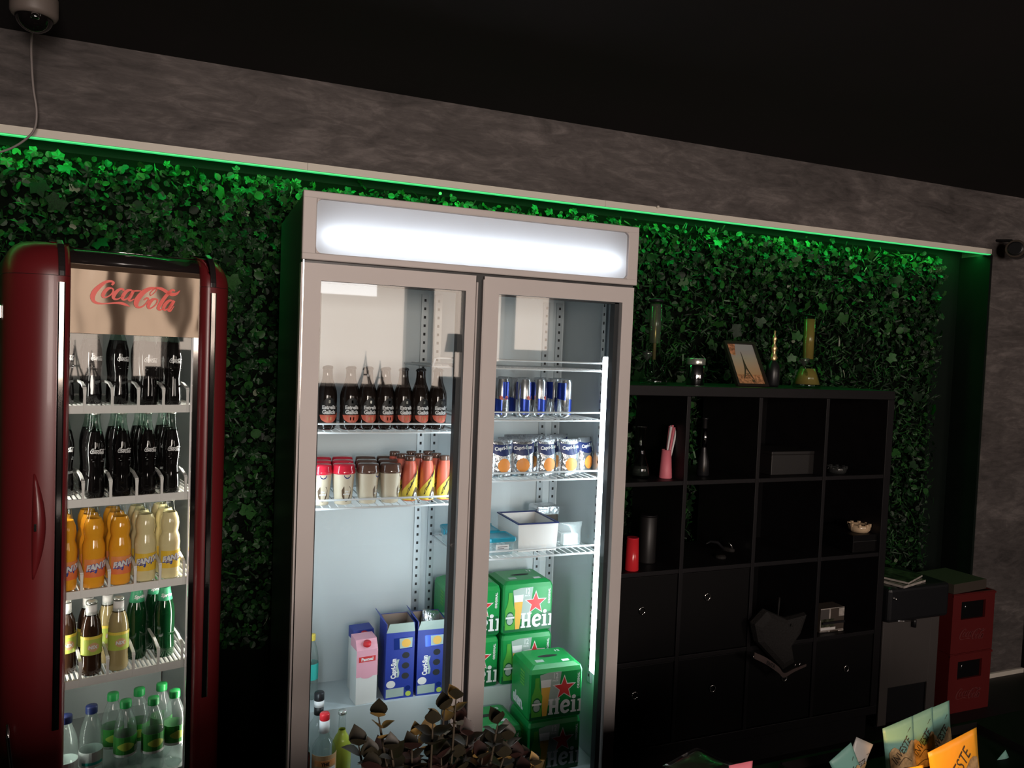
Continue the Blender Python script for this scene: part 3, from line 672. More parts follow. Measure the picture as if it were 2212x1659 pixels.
for xi, xo, rf_ in ((-.006, -.152, .108), (.317, .404, .062)):
    rings = []; sg = 1 if xo > xi else -1
    for z in (ZF+.10, .4, .8, 1.2, 1.5, 1.752): rings.append(section(xi, xo, -.042, DEP, rf_, z))
    for i in range(1, 9):
        q = i/8*.985; ins = RD*(1-math.sqrt(1-q*q)); rings.append(section(xi, xo-sg*ins*.62, -.042+ins, DEP-ins*.3, rf_, 1.752+(ZT-1.752)*q))
    K(MB().loft(rings)).build('side_column', 'red', coke)
    K(MB().loft([section(xi, xo+sg*.0004, -.0424, DEP, rf_, z) for z in (1.7515, 1.7528)])).build('cap_seam', 'coketop', coke)
    # chrome strip, running over the dome
    xc = -.029 if sg < 0 else .347; pts = [(-.0445, z) for z in (.56, .9, 1.2, 1.5, 1.735)]
    dm = [(-.0440+RD*(1-math.sqrt(1-(i/8*.985)**2)), 1.752+(ZT+.002-1.752)*i/8*.985) for i in range(0, 9)]
    def strip(P, w, h):
        rr = []
        for i, (y, z) in enumerate(P):
            t = Vector((0, P[min(i+1, len(P)-1)][0]-P[max(i-1, 0)][0], P[min(i+1, len(P)-1)][1]-P[max(i-1, 0)][1])).normalized(); nrm = Vector((0, -t.z, t.y))
            c = Vector((xc, y, z)); rr.append([c+Vector((-w, 0, 0))-nrm*.006, c+Vector((-w*.95, 0, 0))+nrm*h*.8, c+Vector((-w*.6, 0, 0))+nrm*h, c+Vector((w*.6, 0, 0))+nrm*h*1.0, c+Vector((w*.95, 0, 0))+nrm*h*.8, c+Vector((w, 0, 0))-nrm*.006])
        return MB().loft(rr, smooth=False)
    K(strip(pts, .0085, .006)).build('chrome_strip', 'chrome', coke)
    K(strip(dm+[(.12, ZT+.001)], .008, .004)).build('dark_dome_strip', 'coketop', coke)  # chrome over the dome coloured black for the dark it mirrors
# cabinet between the columns
K(MB().box(-.0455, .3565, DEP-.03, DEP, ZF+.1, 1.80)).build('back_panel', 'red', coke)
K(MB().box(-.006, .317, -.02, DEP-.03, ZF+.1, .30)).build('plinth', 'red', coke)
K(MB().box(-.13, .39, .04, DEP-.02, ZF, ZF+.1)).build('base', 'blackp', coke)
prof = [(-.015, 1.606), (-.015, 1.70), (-.015, 1.775), (-.008, 1.79)]
K(MB().loft([[(x, y, z) for y, z in prof]+[(x, .03, 1.79), (x, .03, 1.606)] for x in (-.006, .317)], smooth=False)).build('header_panel', 'header', coke)
prof = [(-.010, 1.790), (-.006, 1.805), (.004, 1.818), (.022, 1.828), (.05, 1.832), (DEP-.03, 1.832)]
K(MB().loft([[(x, y, z) for y, z in prof]+[(x, DEP-.03, 1.79), (x, .0, 1.79)] for x in (-.006, .317)])).build('header_cap', 'coketop', coke)  # header top coloured black for the dark ceiling its curve mirrors
K(MB().tube([(-.004, .020, 1.8315), (.315, .020, 1.8315)], .0016, 6)).build('cap_edge', 'chrome', coke)
lg = script_logo(.222, 7, 1.2).map(lambda p: (p.x+.153, -.0172, p.z+1.7135))
K(lg).build('script_lettering', 'logo_red', coke)
# liner
K(MB().box(-.0455, -.041, .034, DEP-.04, .30, 1.62)).build('liner_wall', 'liner2', coke)
K(MB().box(.350, .3565, .034, DEP-.04, .30, 1.62)).build('liner_wall', 'liner2', coke)
K(MB().box(-.045, .347, DEP-.045, DEP-.04, .30, 1.62)).build('liner_back', 'liner2', coke)
K(MB().box(-.045, .347, .004, DEP-.045, .30, .33)).build('liner_floor', 'liner2', coke)
K(MB().box(-.045, .347, .035, DEP-.045, 1.607, 1.614)).build('liner_top', 'liner2', coke)
dr = K(MB().box(.303, .316, -.018, .004, .31, 1.606).box(-.006, .303, -.018, .004, .305, .33)).build('door_frame', 'chrome', coke)
K(MB().add([(-.005, -.011, .3305), (.3025, -.011, .3305), (.3025, -.011, 1.605), (-.005, -.011, 1.605)], [(0, 1, 2, 3)])).build('door_glass', 'glass', dr)
K(MB().box(.2985, .3025, -.0135, -.0125, .331, 1.605)).build('lit_glass_edge', 'white', dr)  # white line painted where the door glass edge catches the light
for s_, tx in ((-.034, .16), (.345, .12)):
    a = cw(s_, .040, .97); b = cw(tx, .20, .97)
    area('retro_cooler_led', a, b, .014, 1.2, 2.8 if s_ > 0 else 1.9, (1, .97, .88))
CSH = {1: 1.408, 2: 1.154, 3: .904, 4: .658}
for k_, z in CSH.items():
    mb = MB().box(-.034, .336, .004, .010, z-.018, z+.004)
    for i in range(31):
        x = -.030+i*.0121; mb.box(x, x+.004, .010, DEP-.06, z-.008, z)
    mb.box(-.034, .336, .2, .206, z-.014, z-.008).box(-.034, .336, DEP-.065, DEP-.058, z-.018, z+.004)
    sh = K(mb).build('slatted_shelf', 'whitep', coke)
    for x in (.033, .100, .1655, .2305, .295):
        d = MB().loft([[(x-w, y-h, zz), (x+w, y-h, zz), (x+w, y+h, zz), (x-w, y+h, zz)] for w, h, y, zz in ((.0035, .003, .006, z-.016), (.0032, .003, .004, z+.030), (.0042, .004, .005, z+.048), (.0040, .004, .012, z+.054))], smooth=False)
        d.loft([[(x-w, y, zz-.003), (x+w, y, zz-.003), (x+w, y, zz+.003), (x-w, y, zz+.003)] for w, y, zz in ((.0042, .004, z+.050), (.0035, .06, z+.062), (.0028, .14, z+.064), (.002, .30, z+.050))], smooth=False)
        K(d).build('bottle_divider', 'whitep', sh)
# side fittings on the left
K(MB().rbox(-.157, -.1515, .080, .170, 1.636, 1.672, .002)).build('lock_plate', 'chrome', coke)
K(MB().rbox(-.163, -.1565, .086, .120, 1.634, 1.674, .002)).build('lock_button', 'white', coke)
hp = [(-.082+.010*math.sin(math.pi*i/14), -.032-.010*math.sin(math.pi*i/14), .965+.275*i/14) for i in range(15)]
K(MB().tube(hp, [.003+.013*math.sin(math.pi*i/14) for i in range(15)], 10)).build('door_handle', 'red', coke)
K(MB().rbox(-.084, -.078, -.060, -.050, 1.095, 1.115, .001)).build('key_lock', 'chrome', coke)
K(MB().tube([(-.132, -.008, .585), (-.131, -.014, .55), (-.124, -.024, .48), (-.112, -.034, .40), (-.100, -.040, .34)], [.003, .005, .005, .005, .003], 8)).build('lower_grip', 'chrome', coke)

LANE = [-.002, .0665, .1325, .198, .263]
cola = Placer(cola_proto()); fanO = Placer(fanta_proto('orange_soda_bottle', 'orange', 'lab_orange')); fanL = Placer(fanta_proto('lemon_soda_bottle', 'lemon', 'lab_yellow'))
mixB = Placer(mixer_proto('mixer_bottle', 'brown')); mixA = Placer(mixer_proto('mixer_bottle', 'amber')); spr = Placer(sprite_proto())
petG = Placer(pet_proto('green_cap_bottle', 'green', 'labgreen')); petW = Placer(pet_proto('water_bottle', 'navy', 'white', True))
LN = ['far left', 'second from left', 'middle', 'second from right', 'far right']
def yaw(): return CA+.25+random.uniform(-.25, .25)
for d, lanes, rw in ((.046, (3, 4), 'front row'), (.110, (0, 1, 2, 3, 4), 'second row'), (.176, (0, 1, 2, 3, 4), 'third row')):
    for i in lanes: cola(cw(LANE[i], d+(.02 if i < 2 else 0), CSH[1]), yaw(), 'cola bottle, top shelf of the red cooler, %s, %s lane' % (rw, LN[i]), 'cola bottles on the top shelf')
for d, rw in ((.046, 'front row'), (.110, 'second row'), (.176, 'third row')):
    for i in (0, 1, 2, 3, 4):
        if d < .1 and i == 0: continue
        cola(cw(LANE[i], d, CSH[2]), yaw(), 'cola bottle, second shelf of the red cooler, %s, %s lane' % (rw, LN[i]), 'cola bottles on the second shelf')
for d, rw in ((.046, 'front row'), (.110, 'second row'), (.176, 'third row')):
    for i in range(5):
        p = fanO if i < 3 else fanL
        p(cw(LANE[i], d, CSH[3]), CA+.12+random.uniform(-.12, .2), '%s soda bottle, third shelf, %s, %s lane' % (('orange', 'cloudy lemon')[i > 2], rw, LN[i]), ('orange soda bottles', 'lemon soda bottles')[i > 2])
for p, s_, d, lab in ((mixB, .064, .046, 'dark brown mixer bottle with lime label, nearest on the fourth cooler shelf'), (mixA, .132, .046, 'pale amber mixer bottle with lime label at the front of the fourth shelf'),
                      (mixB, .006, .090, 'dark brown mixer bottle half hidden at the left end of the fourth shelf'), (mixB, .064, .115, 'dark brown mixer bottle directly behind the nearest brown one'),
                      (mixA, .115, .118, 'amber mixer bottle standing directly behind the front amber one'), (spr, .190, .105, 'green lemon-lime bottle on the fourth shelf, left one of the pair'),
                      (spr, .262, .085, 'green lemon-lime bottle on the fourth shelf, beside the right wall'), (spr, .250, .16, 'green lemon-lime bottle at the back behind the other two')):
    p(cw(s_, d, CSH[4]), CA+random.uniform(-.1, .3), lab, 'bottles on the fourth shelf')
for p, s_, d, lab in ((petG, .228, .042, 'green-capped clear plastic bottle at the very front of the cooler floor'), (petG, .290, .060, 'green-capped plastic bottle on the cooler floor beside the glass edge'),
                      (petG, .158, .062, 'green-capped plastic bottle on the cooler floor, leftmost of the front three'), (petG, .205, .125, 'green-capped plastic bottle behind and between the front left two'),
                      (petG, .268, .128, 'green-capped plastic bottle at the back behind the right front pair'), (petG, .135, .130, 'green-capped plastic bottle at the back behind the leftmost green one'),
                      (petW, .072, .075, 'clear water bottle with white label on the cooler floor, right of two'), (petW, .006, .046, 'clear water bottle with white label, half hidden by the left column')):
    p(cw(s_, d, .330), CA+random.uniform(-.2, .5), lab, 'plastic bottles on the cooler floor')

# ------------------------------------------------------------------ contents of the display cooler
def z_on(k): return SHL[k]+.0068
def beer_proto():
    prof = [(0, 0), (.024, 0), (.0285, .004), (.0295, .015), (.0295, .100), (.028, .115), (.0215, .135), (.0155, .152), (.0132, .170), (.0128, .186), (.0138, .1875), (.0138, .191), (.0126, .193)]
    o = MB().lathe(prof, 26).build('beer_bottle', 'beer'); o['category'] = 'bottle'
    crown(.0136, .193, 'blackp', o)
    half = 1.0
    cyl_patch(.0298, 0, 0, FR-half, FR+half, 18, shape=lambda u: (.046, .050+.050*math.sqrt(max(0, math.sin(math.pi*u))))).build('label_top', 'black', o)
    cyl_patch(.0298, 0, 0, FR-half, FR+half, 18, shape=lambda u: (.044-.022*math.sqrt(max(0, math.sin(math.pi*u))), .047)).build('label_base', 'coral', o)
    bend(text('Estrella', .0155, .0007), .0310, .065).build('lettering', 'white', o)
    bend(text('Galicia', .0165, .0008), .0310, .050).build('lettering', 'white', o)
    bend(MB().prism([(-.007, .030), (.007, .030), (.007, .040), (-.007, .040)], -.0001, 0), .0310, 0).build('label_mark', 'peach', o)
    bend(MB().prism([(-.003, .083), (.003, .083), (.003, .092), (-.003, .092)], -.0001, 0), .0310, 0).build('label_crest', 'capsilver', o)
    return o
beer = Placer(beer_proto())
for r_, (Y, rw) in enumerate(((2.415, 'front'), (2.485, 'second'))):
    for i, px_ in enumerate((704, 754, 791, 829, 868, 905, 942)):
        p = at(px_, 905, Y)
        beer((p.x+(.004 if r_ else 0), Y, z_on('L1')), .25+random.uniform(-.15, .15), 'dark beer bottle with coral label, %s row, %s from the left' % (rw, ORD[i]), 'dark beer bottles on the upper left shelf')
def cup_proto(name, lid):
    o = MB().lathe([(0, 0), (.0255, 0), (.0268, .003), (.0345, .098), (.0345, .101)], 28).build(name, 'cup'); o['category'] = 'cup'
    MB().lathe([(.0365, .096), (.0370, .101), (.0362, .106), (.0345, .110), (.0335, .120), (.0315, .124), (0, .125)], 28).build('lid', lid, o)
    rr = lambda z: .0268+(z-.003)/.095*.0077
    def cone(mb): return mb.map(lambda p: ((rr(p.z)+.0006)*math.cos(FR+p.x/rr(p.z)), (rr(p.z)+.0006)*math.sin(FR+p.x/rr(p.z)), p.z))
    hat = [(-.016, .046), (-.010, .058), (.010, .058), (.016, .046), (.014, .028), (.008, .014), (0, .010), (-.008, .014), (-.014, .028)]
    cone(MB().prism(hat[::-1], -.0002, 0)).build('printed_portrait', 'brownprint', o)
    t = text('the\ncoffee', .0085, .0004).map(lambda p: (p.x, 0, p.z+.040)); cone(t).map(lambda p: (p.x*1.012, p.y*1.012, p.z)).build('lettering', 'white', o)
    cone(MB().prism([(.011*math.cos(a), .0935+.011*math.sin(a)) for a in [math.pi+math.pi*i/8 for i in range(9)]], -.0002, 0)).build('printed_badge', 'blue', o)
    return o
cupR = Placer(cup_proto('iced_coffee_cup', 'redlid')); cupB = Placer(cup_proto('iced_coffee_cup', 'brownlid'))
for rI, rw in enumerate(('front', 'second', 'third')):
    for i, px_ in enumerate((692, 742, 795, 843)):
        Y = 2.42+.083*rI; p = at(px_, 1030, 2.42)
        (cupR if i < 2 else cupB)((p.x+.012*rI, Y, z_on('L2')), (.15, .2, .9, 1.1)[i]+.2*rI, 'iced coffee cup with %s lid, %s row, %s from the left' % (('red', 'brown')[i > 1], rw, ORD[i]), 'iced coffee cups on the lower left shelf')
def cocoa_proto():
    prof = [(0, 0), (.020, 0), (.0235, .004), (.0245, .03), (.0235, .075), (.0225, .095), (.0205, .112), (.0165, .128), (.0150, .133)]
    o = MB().lathe(prof, 26).build('cocoa_bottle', 'coral'); o['category'] = 'bottle'
    MB().lathe([(.0165, .130), (.0170, .132), (.0168, .143), (.0155, .1455), (0, .146)], 20, flute=lambda z, a: 1+.03*math.cos(20*a)).build('cap', 'brownlid', o)
    cyl_patch(.0249, 0, 0, FR-1.5, FR+1.5, 20, shape=lambda u: (.004, .030+.085*u)).build('printed_band', 'yellow', o)
    cyl_patch(.0254, 0, 0, FR-.05, FR+1.4, 12, shape=lambda u: (.006, .012+.034*math.sin(math.pi*min(1, u*1.1)))).build('printed_glass', 'brownprint', o)
    t = text('ColaCao', .019, .0009, .25).map(lambda p: (p.x*.55, 0, p.z+p.x*1.15)); bend(t, .0263, .055).build('lettering', 'black', o)
    t = text('0', .030, .0014).map(lambda p: (p.x*.8+.013, 0, p.z)); bend(t, .0266, .008).build('numeral', 'white', o)
    return o
cocoa = Placer(cocoa_proto())
for rI, rw in enumerate(('front', 'second', 'third')):
    for i, px_ in enumerate((885, 922, 959)):
        p = at(px_, 1030, 2.43)
        cocoa((p.x-.012*rI, 2.43+.058*rI, z_on('L2')), .15+random.uniform(-.1, .1), 'red and yellow cocoa drink bottle, %s row, %s from the left' % (rw, ORD[i]), 'cocoa drink bottles on the lower left shelf')
def can_proto():
    prof = [(0, .003), (.020, .0), (.0225, .003), (.0265, .010), (.0265, .122), (.0225, .130), (.0228, .133), (.0215, .1325), (.020, .130), (0, .130)]
    o = MB().lathe(prof, 28).build('energy_drink_can', 'cansilver'); o['category'] = 'can'
    for a0 in (0, math.pi): 
        cyl_patch(.0266, .064, .121, FR+a0-.2, FR+a0+1.15, 10, t=.0003, shape=lambda u: (.066-.006*u, .121)).build('blue_panel', 'canblue', o)
        cyl_patch(.0266, .011, .066, FR+a0-1.5, FR+a0-.2, 10, t=.0003, shape=lambda u: (.011, .066-.006*u)).build('blue_panel', 'canblue', o)
    for sg in (-1, 1):
        bend(MB().prism([(sg*.003, .060), (sg*.014, .062), (sg*.018, .070), (sg*.012, .076), (sg*.005, .072)][::sg], -.0003, 0), .0272, 0, FR).build('printed_mark', 'coral', o)
    return o
can = Placer(can_proto())
for i, (px_, Y) in enumerate(((1083, 2.42), (1112, 2.49), (1131, 2.43), (1163, 2.44), (1196, 2.50), (1219, 2.43))):
    can((at(px_, 850, Y).x, Y, z_on('R1')), .35*i, 'slim blue and silver energy drink can, %s from the left on the shelf' % ORD[i], 'energy drink cans')
for i, px_ in enumerate((1088, 1128, 1165, 1206)):
    can((at(px_, 850, 2.565).x, 2.565, z_on('R1')), .5*i, 'energy drink can standing in the hidden back row, %s from left' % ORD[i], 'energy drink cans')

def pouch_mesh(w, h, t, nx=8, nz=10):
    """stand-up pouch: sealed flat at the top, bulging below"""
    fr, bk = [], []
    for j in range(nz+1):
        v = j/nz
        for i in range(nx+1):
            u = i/nx*2-1; b = t*max(0, (1-u*u))**.6*(math.sin(math.pi*min(1, .16+v*.80))**.7 if v < .93 else 0)*(1-.55*v)
            wid = w/2*(1-.05*math.sin(math.pi*v))
            fr.append((u*wid, -b-.0006, v*h)); bk.append((u*wid, b*.8+.0006, v*h))
    q = (nx+1)*(nz+1); mb = MB()
    fs = []
    for j in range(nz):
        for i in range(nx):
            a = j*(nx+1)+i; fs += [(a, a+1, a+nx+2, a+nx+1), (q+a, q+a+nx+1, q+a+nx+2, q+a+1)]
    for j in range(nz): a = j*(nx+1); fs += [(a, a+nx+1, q+a+nx+1, q+a), (a+nx, q+a+nx, q+a+2*nx+1, a+2*nx+1)]
    for i in range(nx): fs += [(i, q+i, q+i+1, i+1), (nz*(nx+1)+i, nz*(nx+1)+i+1, q+nz*(nx+1)+i+1, q+nz*(nx+1)+i)]
    return mb.add(fr+bk, fs, smooth=True)
def on_pouch(mb, w, h, t, off=.0012):
    def f(p):
        u = p.x/(w/2); v = p.z/h
        b = t*max(0, (1-min(1, u*u)))**.6*(math.sin(math.pi*min(1, .16+v*.80))**.7 if v < .93 else 0)*(1-.55*v)
        return (p.x, -b-off, p.z)
    return mb.map(f)
def grid_patch(outline_lo, outline_hi, n=10, m=4):
    """quad grid between two functions z(u) over x"""
    vs = []; fs = []
    for i in range(n+1):
        (x, lo), (_, hi) = outline_lo(i/n), outline_hi(i/n)
        for j in range(m+1): vs.append((x, 0, lo+(hi-lo)*j/m))
    for i in range(n):
        for j in range(m): a = i*(m+1)+j; fs.append((a, a+m+1, a+m+2, a+1))
    return MB().add(vs, fs)
def capri_proto():
    w_, h_, t_ = .088, .128, .026
    o = pouch_mesh(w_, h_, t_).build('juice_pouch', 'foil'); o['category'] = 'pouch'
    on_pouch(grid_patch(lambda u: ((u-.5)*.082, .084-.012*math.sin(math.pi*u)), lambda u: ((u-.5)*.082, .120)), w_, h_, t_).build('blue_print', 'navy', o)
    fr_ = MB().add([(0, 0, .040)]+[(.024*math.cos(2*math.pi*i/16), 0, .040+.024*math.sin(2*math.pi*i/16)) for i in range(16)]+[(.012*math.cos(2*math.pi*i/16), 0, .040+.012*math.sin(2*math.pi*i/16)) for i in range(16)],
                   [(0, 17+i, 17+(i+1) % 16) for i in range(16)]+[(1+i, 1+(i+1) % 16, 17+(i+1) % 16, 17+i) for i in range(16)])
    on_pouch(fr_, w_, h_, t_, .0018).build('printed_fruit', 'fruit', o)
    on_pouch(text('Capri-Sun', .0165, .0006).map(lambda p: (p.x, 0, p.z+.094+p.x*.08)), w_, h_, t_, .002).build('lettering', 'white', o)
    MB().tube([(.030, -.010, .03), (.020, -.024, .07), (.012, -.018, .11)], .0020, 6).build('straw', 'tub', o)
    return o
capri = Placer(capri_proto())
for i, (px_, Y) in enumerate(((1083, 2.425), (1127, 2.43), (1180, 2.43), (1228, 2.425), (1262, 2.47))):
    capri((at(px_, 1000, Y).x, Y, z_on('R2')), (.15, -.15, .2, .1, .5)[i], 'silver juice pouch with orange fruit print, front row, %s from left' % ORD[i], 'juice pouches')
for i, (px_, Y) in enumerate(((1095, 2.50), (1140, 2.50), (1190, 2.505), (1108, 2.57), (1150, 2.575), (1200, 2.58))):
    capri((at(px_, 1000, Y).x+.004, Y, z_on('R2')+.0), .1, 'silver juice pouch with orange fruit print, %s row, %s from left' % (('second', 'third')[i > 2], ORD[i % 3]), 'juice pouches')

# tubs, bin and packs on the lowest right shelf
def tub_proto():
    o = MB().loft([[(sx*x, sy*x, z) for sx, sy in ((-1, -.9), (-.9, -1), (.9, -1), (1, -.9), (1, .9), (.9, 1), (-.9, 1), (-1, .9))] for x, z in ((.040, 0), (.045, .05), (.046, .052))], smooth=False).build('food_tub', 'tub'); o['category'] = 'food tub'
    MB().loft([[(sx*x, sy*x, z) for sx, sy in ((-1, -.86), (-.86, -1), (.86, -1), (1, -.86), (1, .86), (.86, 1), (-.86, 1), (-1, .86))] for x, z in ((.0485, .046), (.050, .050), (.050, .058), (.047, .060), (.044, .057), (.040, .0565))], smooth=False).build('lid', 'teal', o)
    for sx in (-1, 1): MB().rbox(sx*.049-.004, sx*.049+.004, -.018, .018, .036, .056, .0015).build('clip', 'teal', o)
    MB().box(-.024, .024, -.0450, -.0442, .012, .036).build('label', 'white', o)
    MB().box(-.018, .018, -.0456, -.0451, .028, .030).box(-.018, .006, -.0456, -.0451, .022, .024).build('label_text', 'black', o)
    return o
tub = Placer(tub_proto())
for (x, y, zz), lab in zip(((.968, 2.435, 0), (.952, 2.545, 0), (.962, 2.655, 0), (.868, 2.475, 0), (.868, 2.585, 0)),
                      ('clear food tub with teal lid at the very front, beside the white bin', 'teal-lidded food tub second back beside the white bin', 'teal-lidded food tub at the back of the row by the bin',
                       'teal-lidded food tub seen past the left edge of the shelf, nearer one', 'teal-lidded food tub seen past the left edge of the shelf, farther one')):
    tub((x, y, z_on('R3')+zz), random.uniform(-.08, .08), lab, 'teal-lidded food tubs')
b0, b1 = at(1118, 1190, 2.41).x, at(1204, 1190, 2.41).x
bn = MB().loft([[(x0, y0, z), (x1, y0, z), (x1, y1, z), (x0, y1, z)] for x0, x1, y0, y1, z in ((.004, b1-b0-.004, .004, .196, 0), (0, b1-b0, 0, .2, .098), (.004, b1-b0-.004, .004, .196, .098), (.008, b1-b0-.008, .008, .192, .006))], smooth=False).build('storage_bin', 'cartonw', loc=(b0, 2.41, z_on('R3')))
tag(bn, 'white open storage bin with dark rim on the lowest wire shelf', 'bin')
ww = b1-b0
MB().box(-.002, ww+.002, -.002, .006, .096, .1).box(-.002, ww+.002, .194, .202, .096, .1).box(-.002, .006, .006, .194, .096, .1).box(ww-.006, ww+.002, .006, .194, .096, .1).build('rim', 'navy', bn)
MB().box(.05, .12, .10, .13, .055, .06).build('card_inside', 'white', bn)
def jar(name, loc, s, label, m, cap):
    o = MB().rbox(-.035*s, .035*s, -.028*s, .028*s, 0, .075*s, .012*s, 3).build(name, m, loc=loc); tag(o, label, 'packet')
    MB().rbox(-.037*s, .037*s, -.030*s, .030*s, .060*s, .085*s, .006*s, 2).build('folded_top', cap, o); return o
p = at(1196, 1140, 2.62); jar('wrapped_packet', (1.235, 2.64, z_on('R3')), 1.35, 'brown wrapped packet at the back right of the lowest wire shelf', 'card', 'foil')
cl = tag(pouch_mesh(.10, .085, .030).build('plastic_bag', 'bag', loc=(1.255, 2.46, z_on('R3'))), 'crumpled clear plastic bag beside the white bin', 'bag')
MB().rbox(-.03, .03, -.012, .012, .003, .045, .004).build('contents', 'white', cl)
bk = tag(pouch_mesh(.11, .10, .03).build('plastic_bag', 'bag', loc=(.985, 2.71, z_on('R3'))), 'clear plastic bag at the back under the juice pouch shelf', 'bag')
MB().rbox(-.04, .04, -.012, .012, .003, .075, .004).build('contents', 'greyc', bk)

# twelve-packs of beer
HW, HD, HH = .200, .172, .187
def clip_x(mb, xmax):
    bm = bmesh.new(); vs = [bm.verts.new(v) for v in mb.v]
    for f in mb.f:
        try: bm.faces.new([vs[i] for i in f])
        except ValueError: pass
    bmesh.ops.bisect_plane(bm, geom=list(bm.verts)+list(bm.edges)+list(bm.faces), plane_co=(xmax, 0, 0), plane_no=(1, 0, 0), clear_outer=True)
    bm.verts.index_update(); out = MB().add([v.co[:] for v in bm.verts], [tuple(v.index for v in f.verts) for f in bm.faces]); bm.free(); return out
def star_pts(cx, cz, r):
    return [(cx+q*math.sin(a), cz+q*math.cos(a)) for i in range(10) for q, a in [((r if i % 2 == 0 else r*.42), -2*math.pi*i/10)]]
def pack_proto():
    h = HW/2
    rings = []
    for x0, x1, y0, y1, z in ((-h+.003, h-.003, .003, HD-.003, 0), (-h, h, 0, HD, .006), (-h, h, 0, HD, HH-.024), (-h+.004, h-.004, .006, HD-.006, HH-.010), (-h+.022, h-.022, .022, HD-.022, HH)):
        c = .006; rings.append([(x0+c, y0, z), (x1-c, y0, z), (x1, y0+c, z), (x1, y1-c, z), (x1-c, y1, z), (x0+c, y1, z), (x0, y1-c, z), (x0, y0+c, z)])
    o = MB().loft(rings, smooth=False).build('beer_twelve_pack', 'hgreen'); o['category'] = 'beer pack'
    y = -.0006
    flat = lambda pts, k=0.: MB().prism(pts[::-1] if False else pts, y-k, y-k+.0003)
    flat([(-h+.004, .004), (h-.006, .004), (h-.006, .070), (.03, .062), (-.02, .030), (-h+.004, .030)]).build('dark_print', 'hdark', o)
    flat([(-.062, .158), (-.030, .165), (.018, .165), (.006, .050), (-.050, .050)][::-1], .0003).build('silver_print', 'hsilver', o)
    # printed beer bottle
    bp_ = [(-.090, .014), (-.052, .014), (-.051, .085), (-.058, .100), (-.063, .118), (-.064, .150), (-.079, .150), (-.080, .118), (-.085, .100), (-.091, .085)]
    bt = flat(bp_, .0007).build('printed_bottle', 'hbottle', o)
    flat([(-.0715+.0165*math.cos(a), .055+.026*math.sin(a)) for a in [2*math.pi*i/16 for i in range(16)]], .0011).build('bottle_label', 'hdark', bt)
    flat([(-.0715+.012*math.cos(a), .046+.013*math.sin(a)) for a in [2*math.pi*i/14 for i in range(14)]], .0014).build('bottle_label_base', 'hsilver', bt)
    flat([(-.0715+.012*math.cos(a), .064+.011*math.sin(a)) for a in [math.pi*i/10 for i in range(11)]], .0014).build('bottle_label_arch', 'hsilver', bt)
    flat([(-.089, .055), (-.054, .055), (-.054, .062), (-.089, .062)], .0017).build('bottle_label_bar', 'white', bt)
    gl = flat([(-.049, .014), (-.033, .014), (-.022, .116), (-.056, .116)], .0006).build('printed_beer_glass', 'hbeer', o)
    flat([(-.056, .114), (-.022, .114), (-.020, .140), (-.059, .140)], .0010).build('printed_foam', 'white', gl)
    flat(star_pts(.030, .105, .047), .0007).build('star_outline', 'cartonw', o)
    flat(star_pts(.030, .105, .0395), .0011).build('star', 'star', o)
    L_ = [[(.011, 0, .0115), (.011, .055, .0115)], [(.034, 0, .0115), (.034, .055, .0115)], [(.011, .028, .010), (.034, .028, .010)]]
    L_ += [[(cx-.0095, cz, .0062), (cx+.0095, cz, .0062)] for cx in (.011, .034) for cz in (.0031, .0519)]
    L_ += [[(.052, .022, .0075), (.080, .026, .0075)], [(.0795, .026, .009), (.0765, .037, .011), (.067, .0425, .011), (.056, .036, .012), (.0525, .022, .013), (.056, .009, .012), (.067, .0035, .010), (.080, .010, .007)]]
    for cx in (.0975, .1235): L_ += [[(cx, 0, .0115), (cx, .044, .0115)], [(cx-.011, .0031, .0062), (cx+.011, .0031, .0062)], [(cx-.011, .0409, .0062), (cx+.002, .0409, .0062)]]
    L_ += [[(.0975, .0475, .004), (.0975, .0505, .0135), (.0975, .0545, .0150), (.0975, .0585, .0135), (.0975, .0615, .004)], [(.1235, .034, .006), (.132, .042, .009), (.142, .038, .0115), (.145, .0, .0115)]]
    t = MB()
    for q_, ln in enumerate(L_):       # slab-serif capital and small letters drawn with a broad pen
        t.add(*(lambda g: (g.v, g.f))(strokes([[(a_-.029, b_+.016, c_) for a_, b_, c_ in ln]], 1 if len(ln) == 2 else 5, y-.0008-.00002*q_)))
    clip_x(t, h-.004).build('lettering', 'white', o)
    text('12', .028, .0006).map(lambda p: (p.x*.72-.004, y-.0008, p.z+.142)).build('numeral', 'white', o)
    text('PACK', .0085, .0003).map(lambda p: (p.x-.004, y-.0008, p.z+.132)).build('small_lettering', 'white', o)
    text('ORIGINAL', .0115, .0005, 0, 'LEFT', 1.1).map(lambda p: (h-.012+(-p.z), y-.0008, .098+p.x)).build('vertical_lettering', 'white', o)
    xs_ = -h-.0008
    text('eken.', .058, .0024, 0, 'LEFT', .93).map(lambda p: (xs_, .150-p.x*.84, p.z*.98+.020)).map(lambda p: (p.x, p.y, p.z)).build('side_lettering', 'white', o)
    sl = MB()
    for i in range(5): sl.box(xs_-.0002, xs_, .045, .085-.004*(i % 2), .150-i*.011, .156-i*.011)
    sl.build('side_text_block', 'hbottle', o)['kind'] = 'stuff'
    MB().add([(.038*math.cos(a), HD/2+.010*math.sin(a), HH+.0006) for a in [2*math.pi*i/20 for i in range(20)]], [tuple(range(20))]).build('handle_slot', 'slot', o)
    MB().box(-.060, -.030, .040, .060, HH, HH+.0006).build('top_print', 'hsilver', o)
    MB().box(.035, .062, .030, .046, HH, HH+.0006).build('top_print', 'white', o)
    text('12', .022, .0006).map(lambda p: (p.x+.052, HD-.055+p.z, HH+.0008)).build('top_numeral', 'white', o)
    return o
pack = Placer(pack_proto())
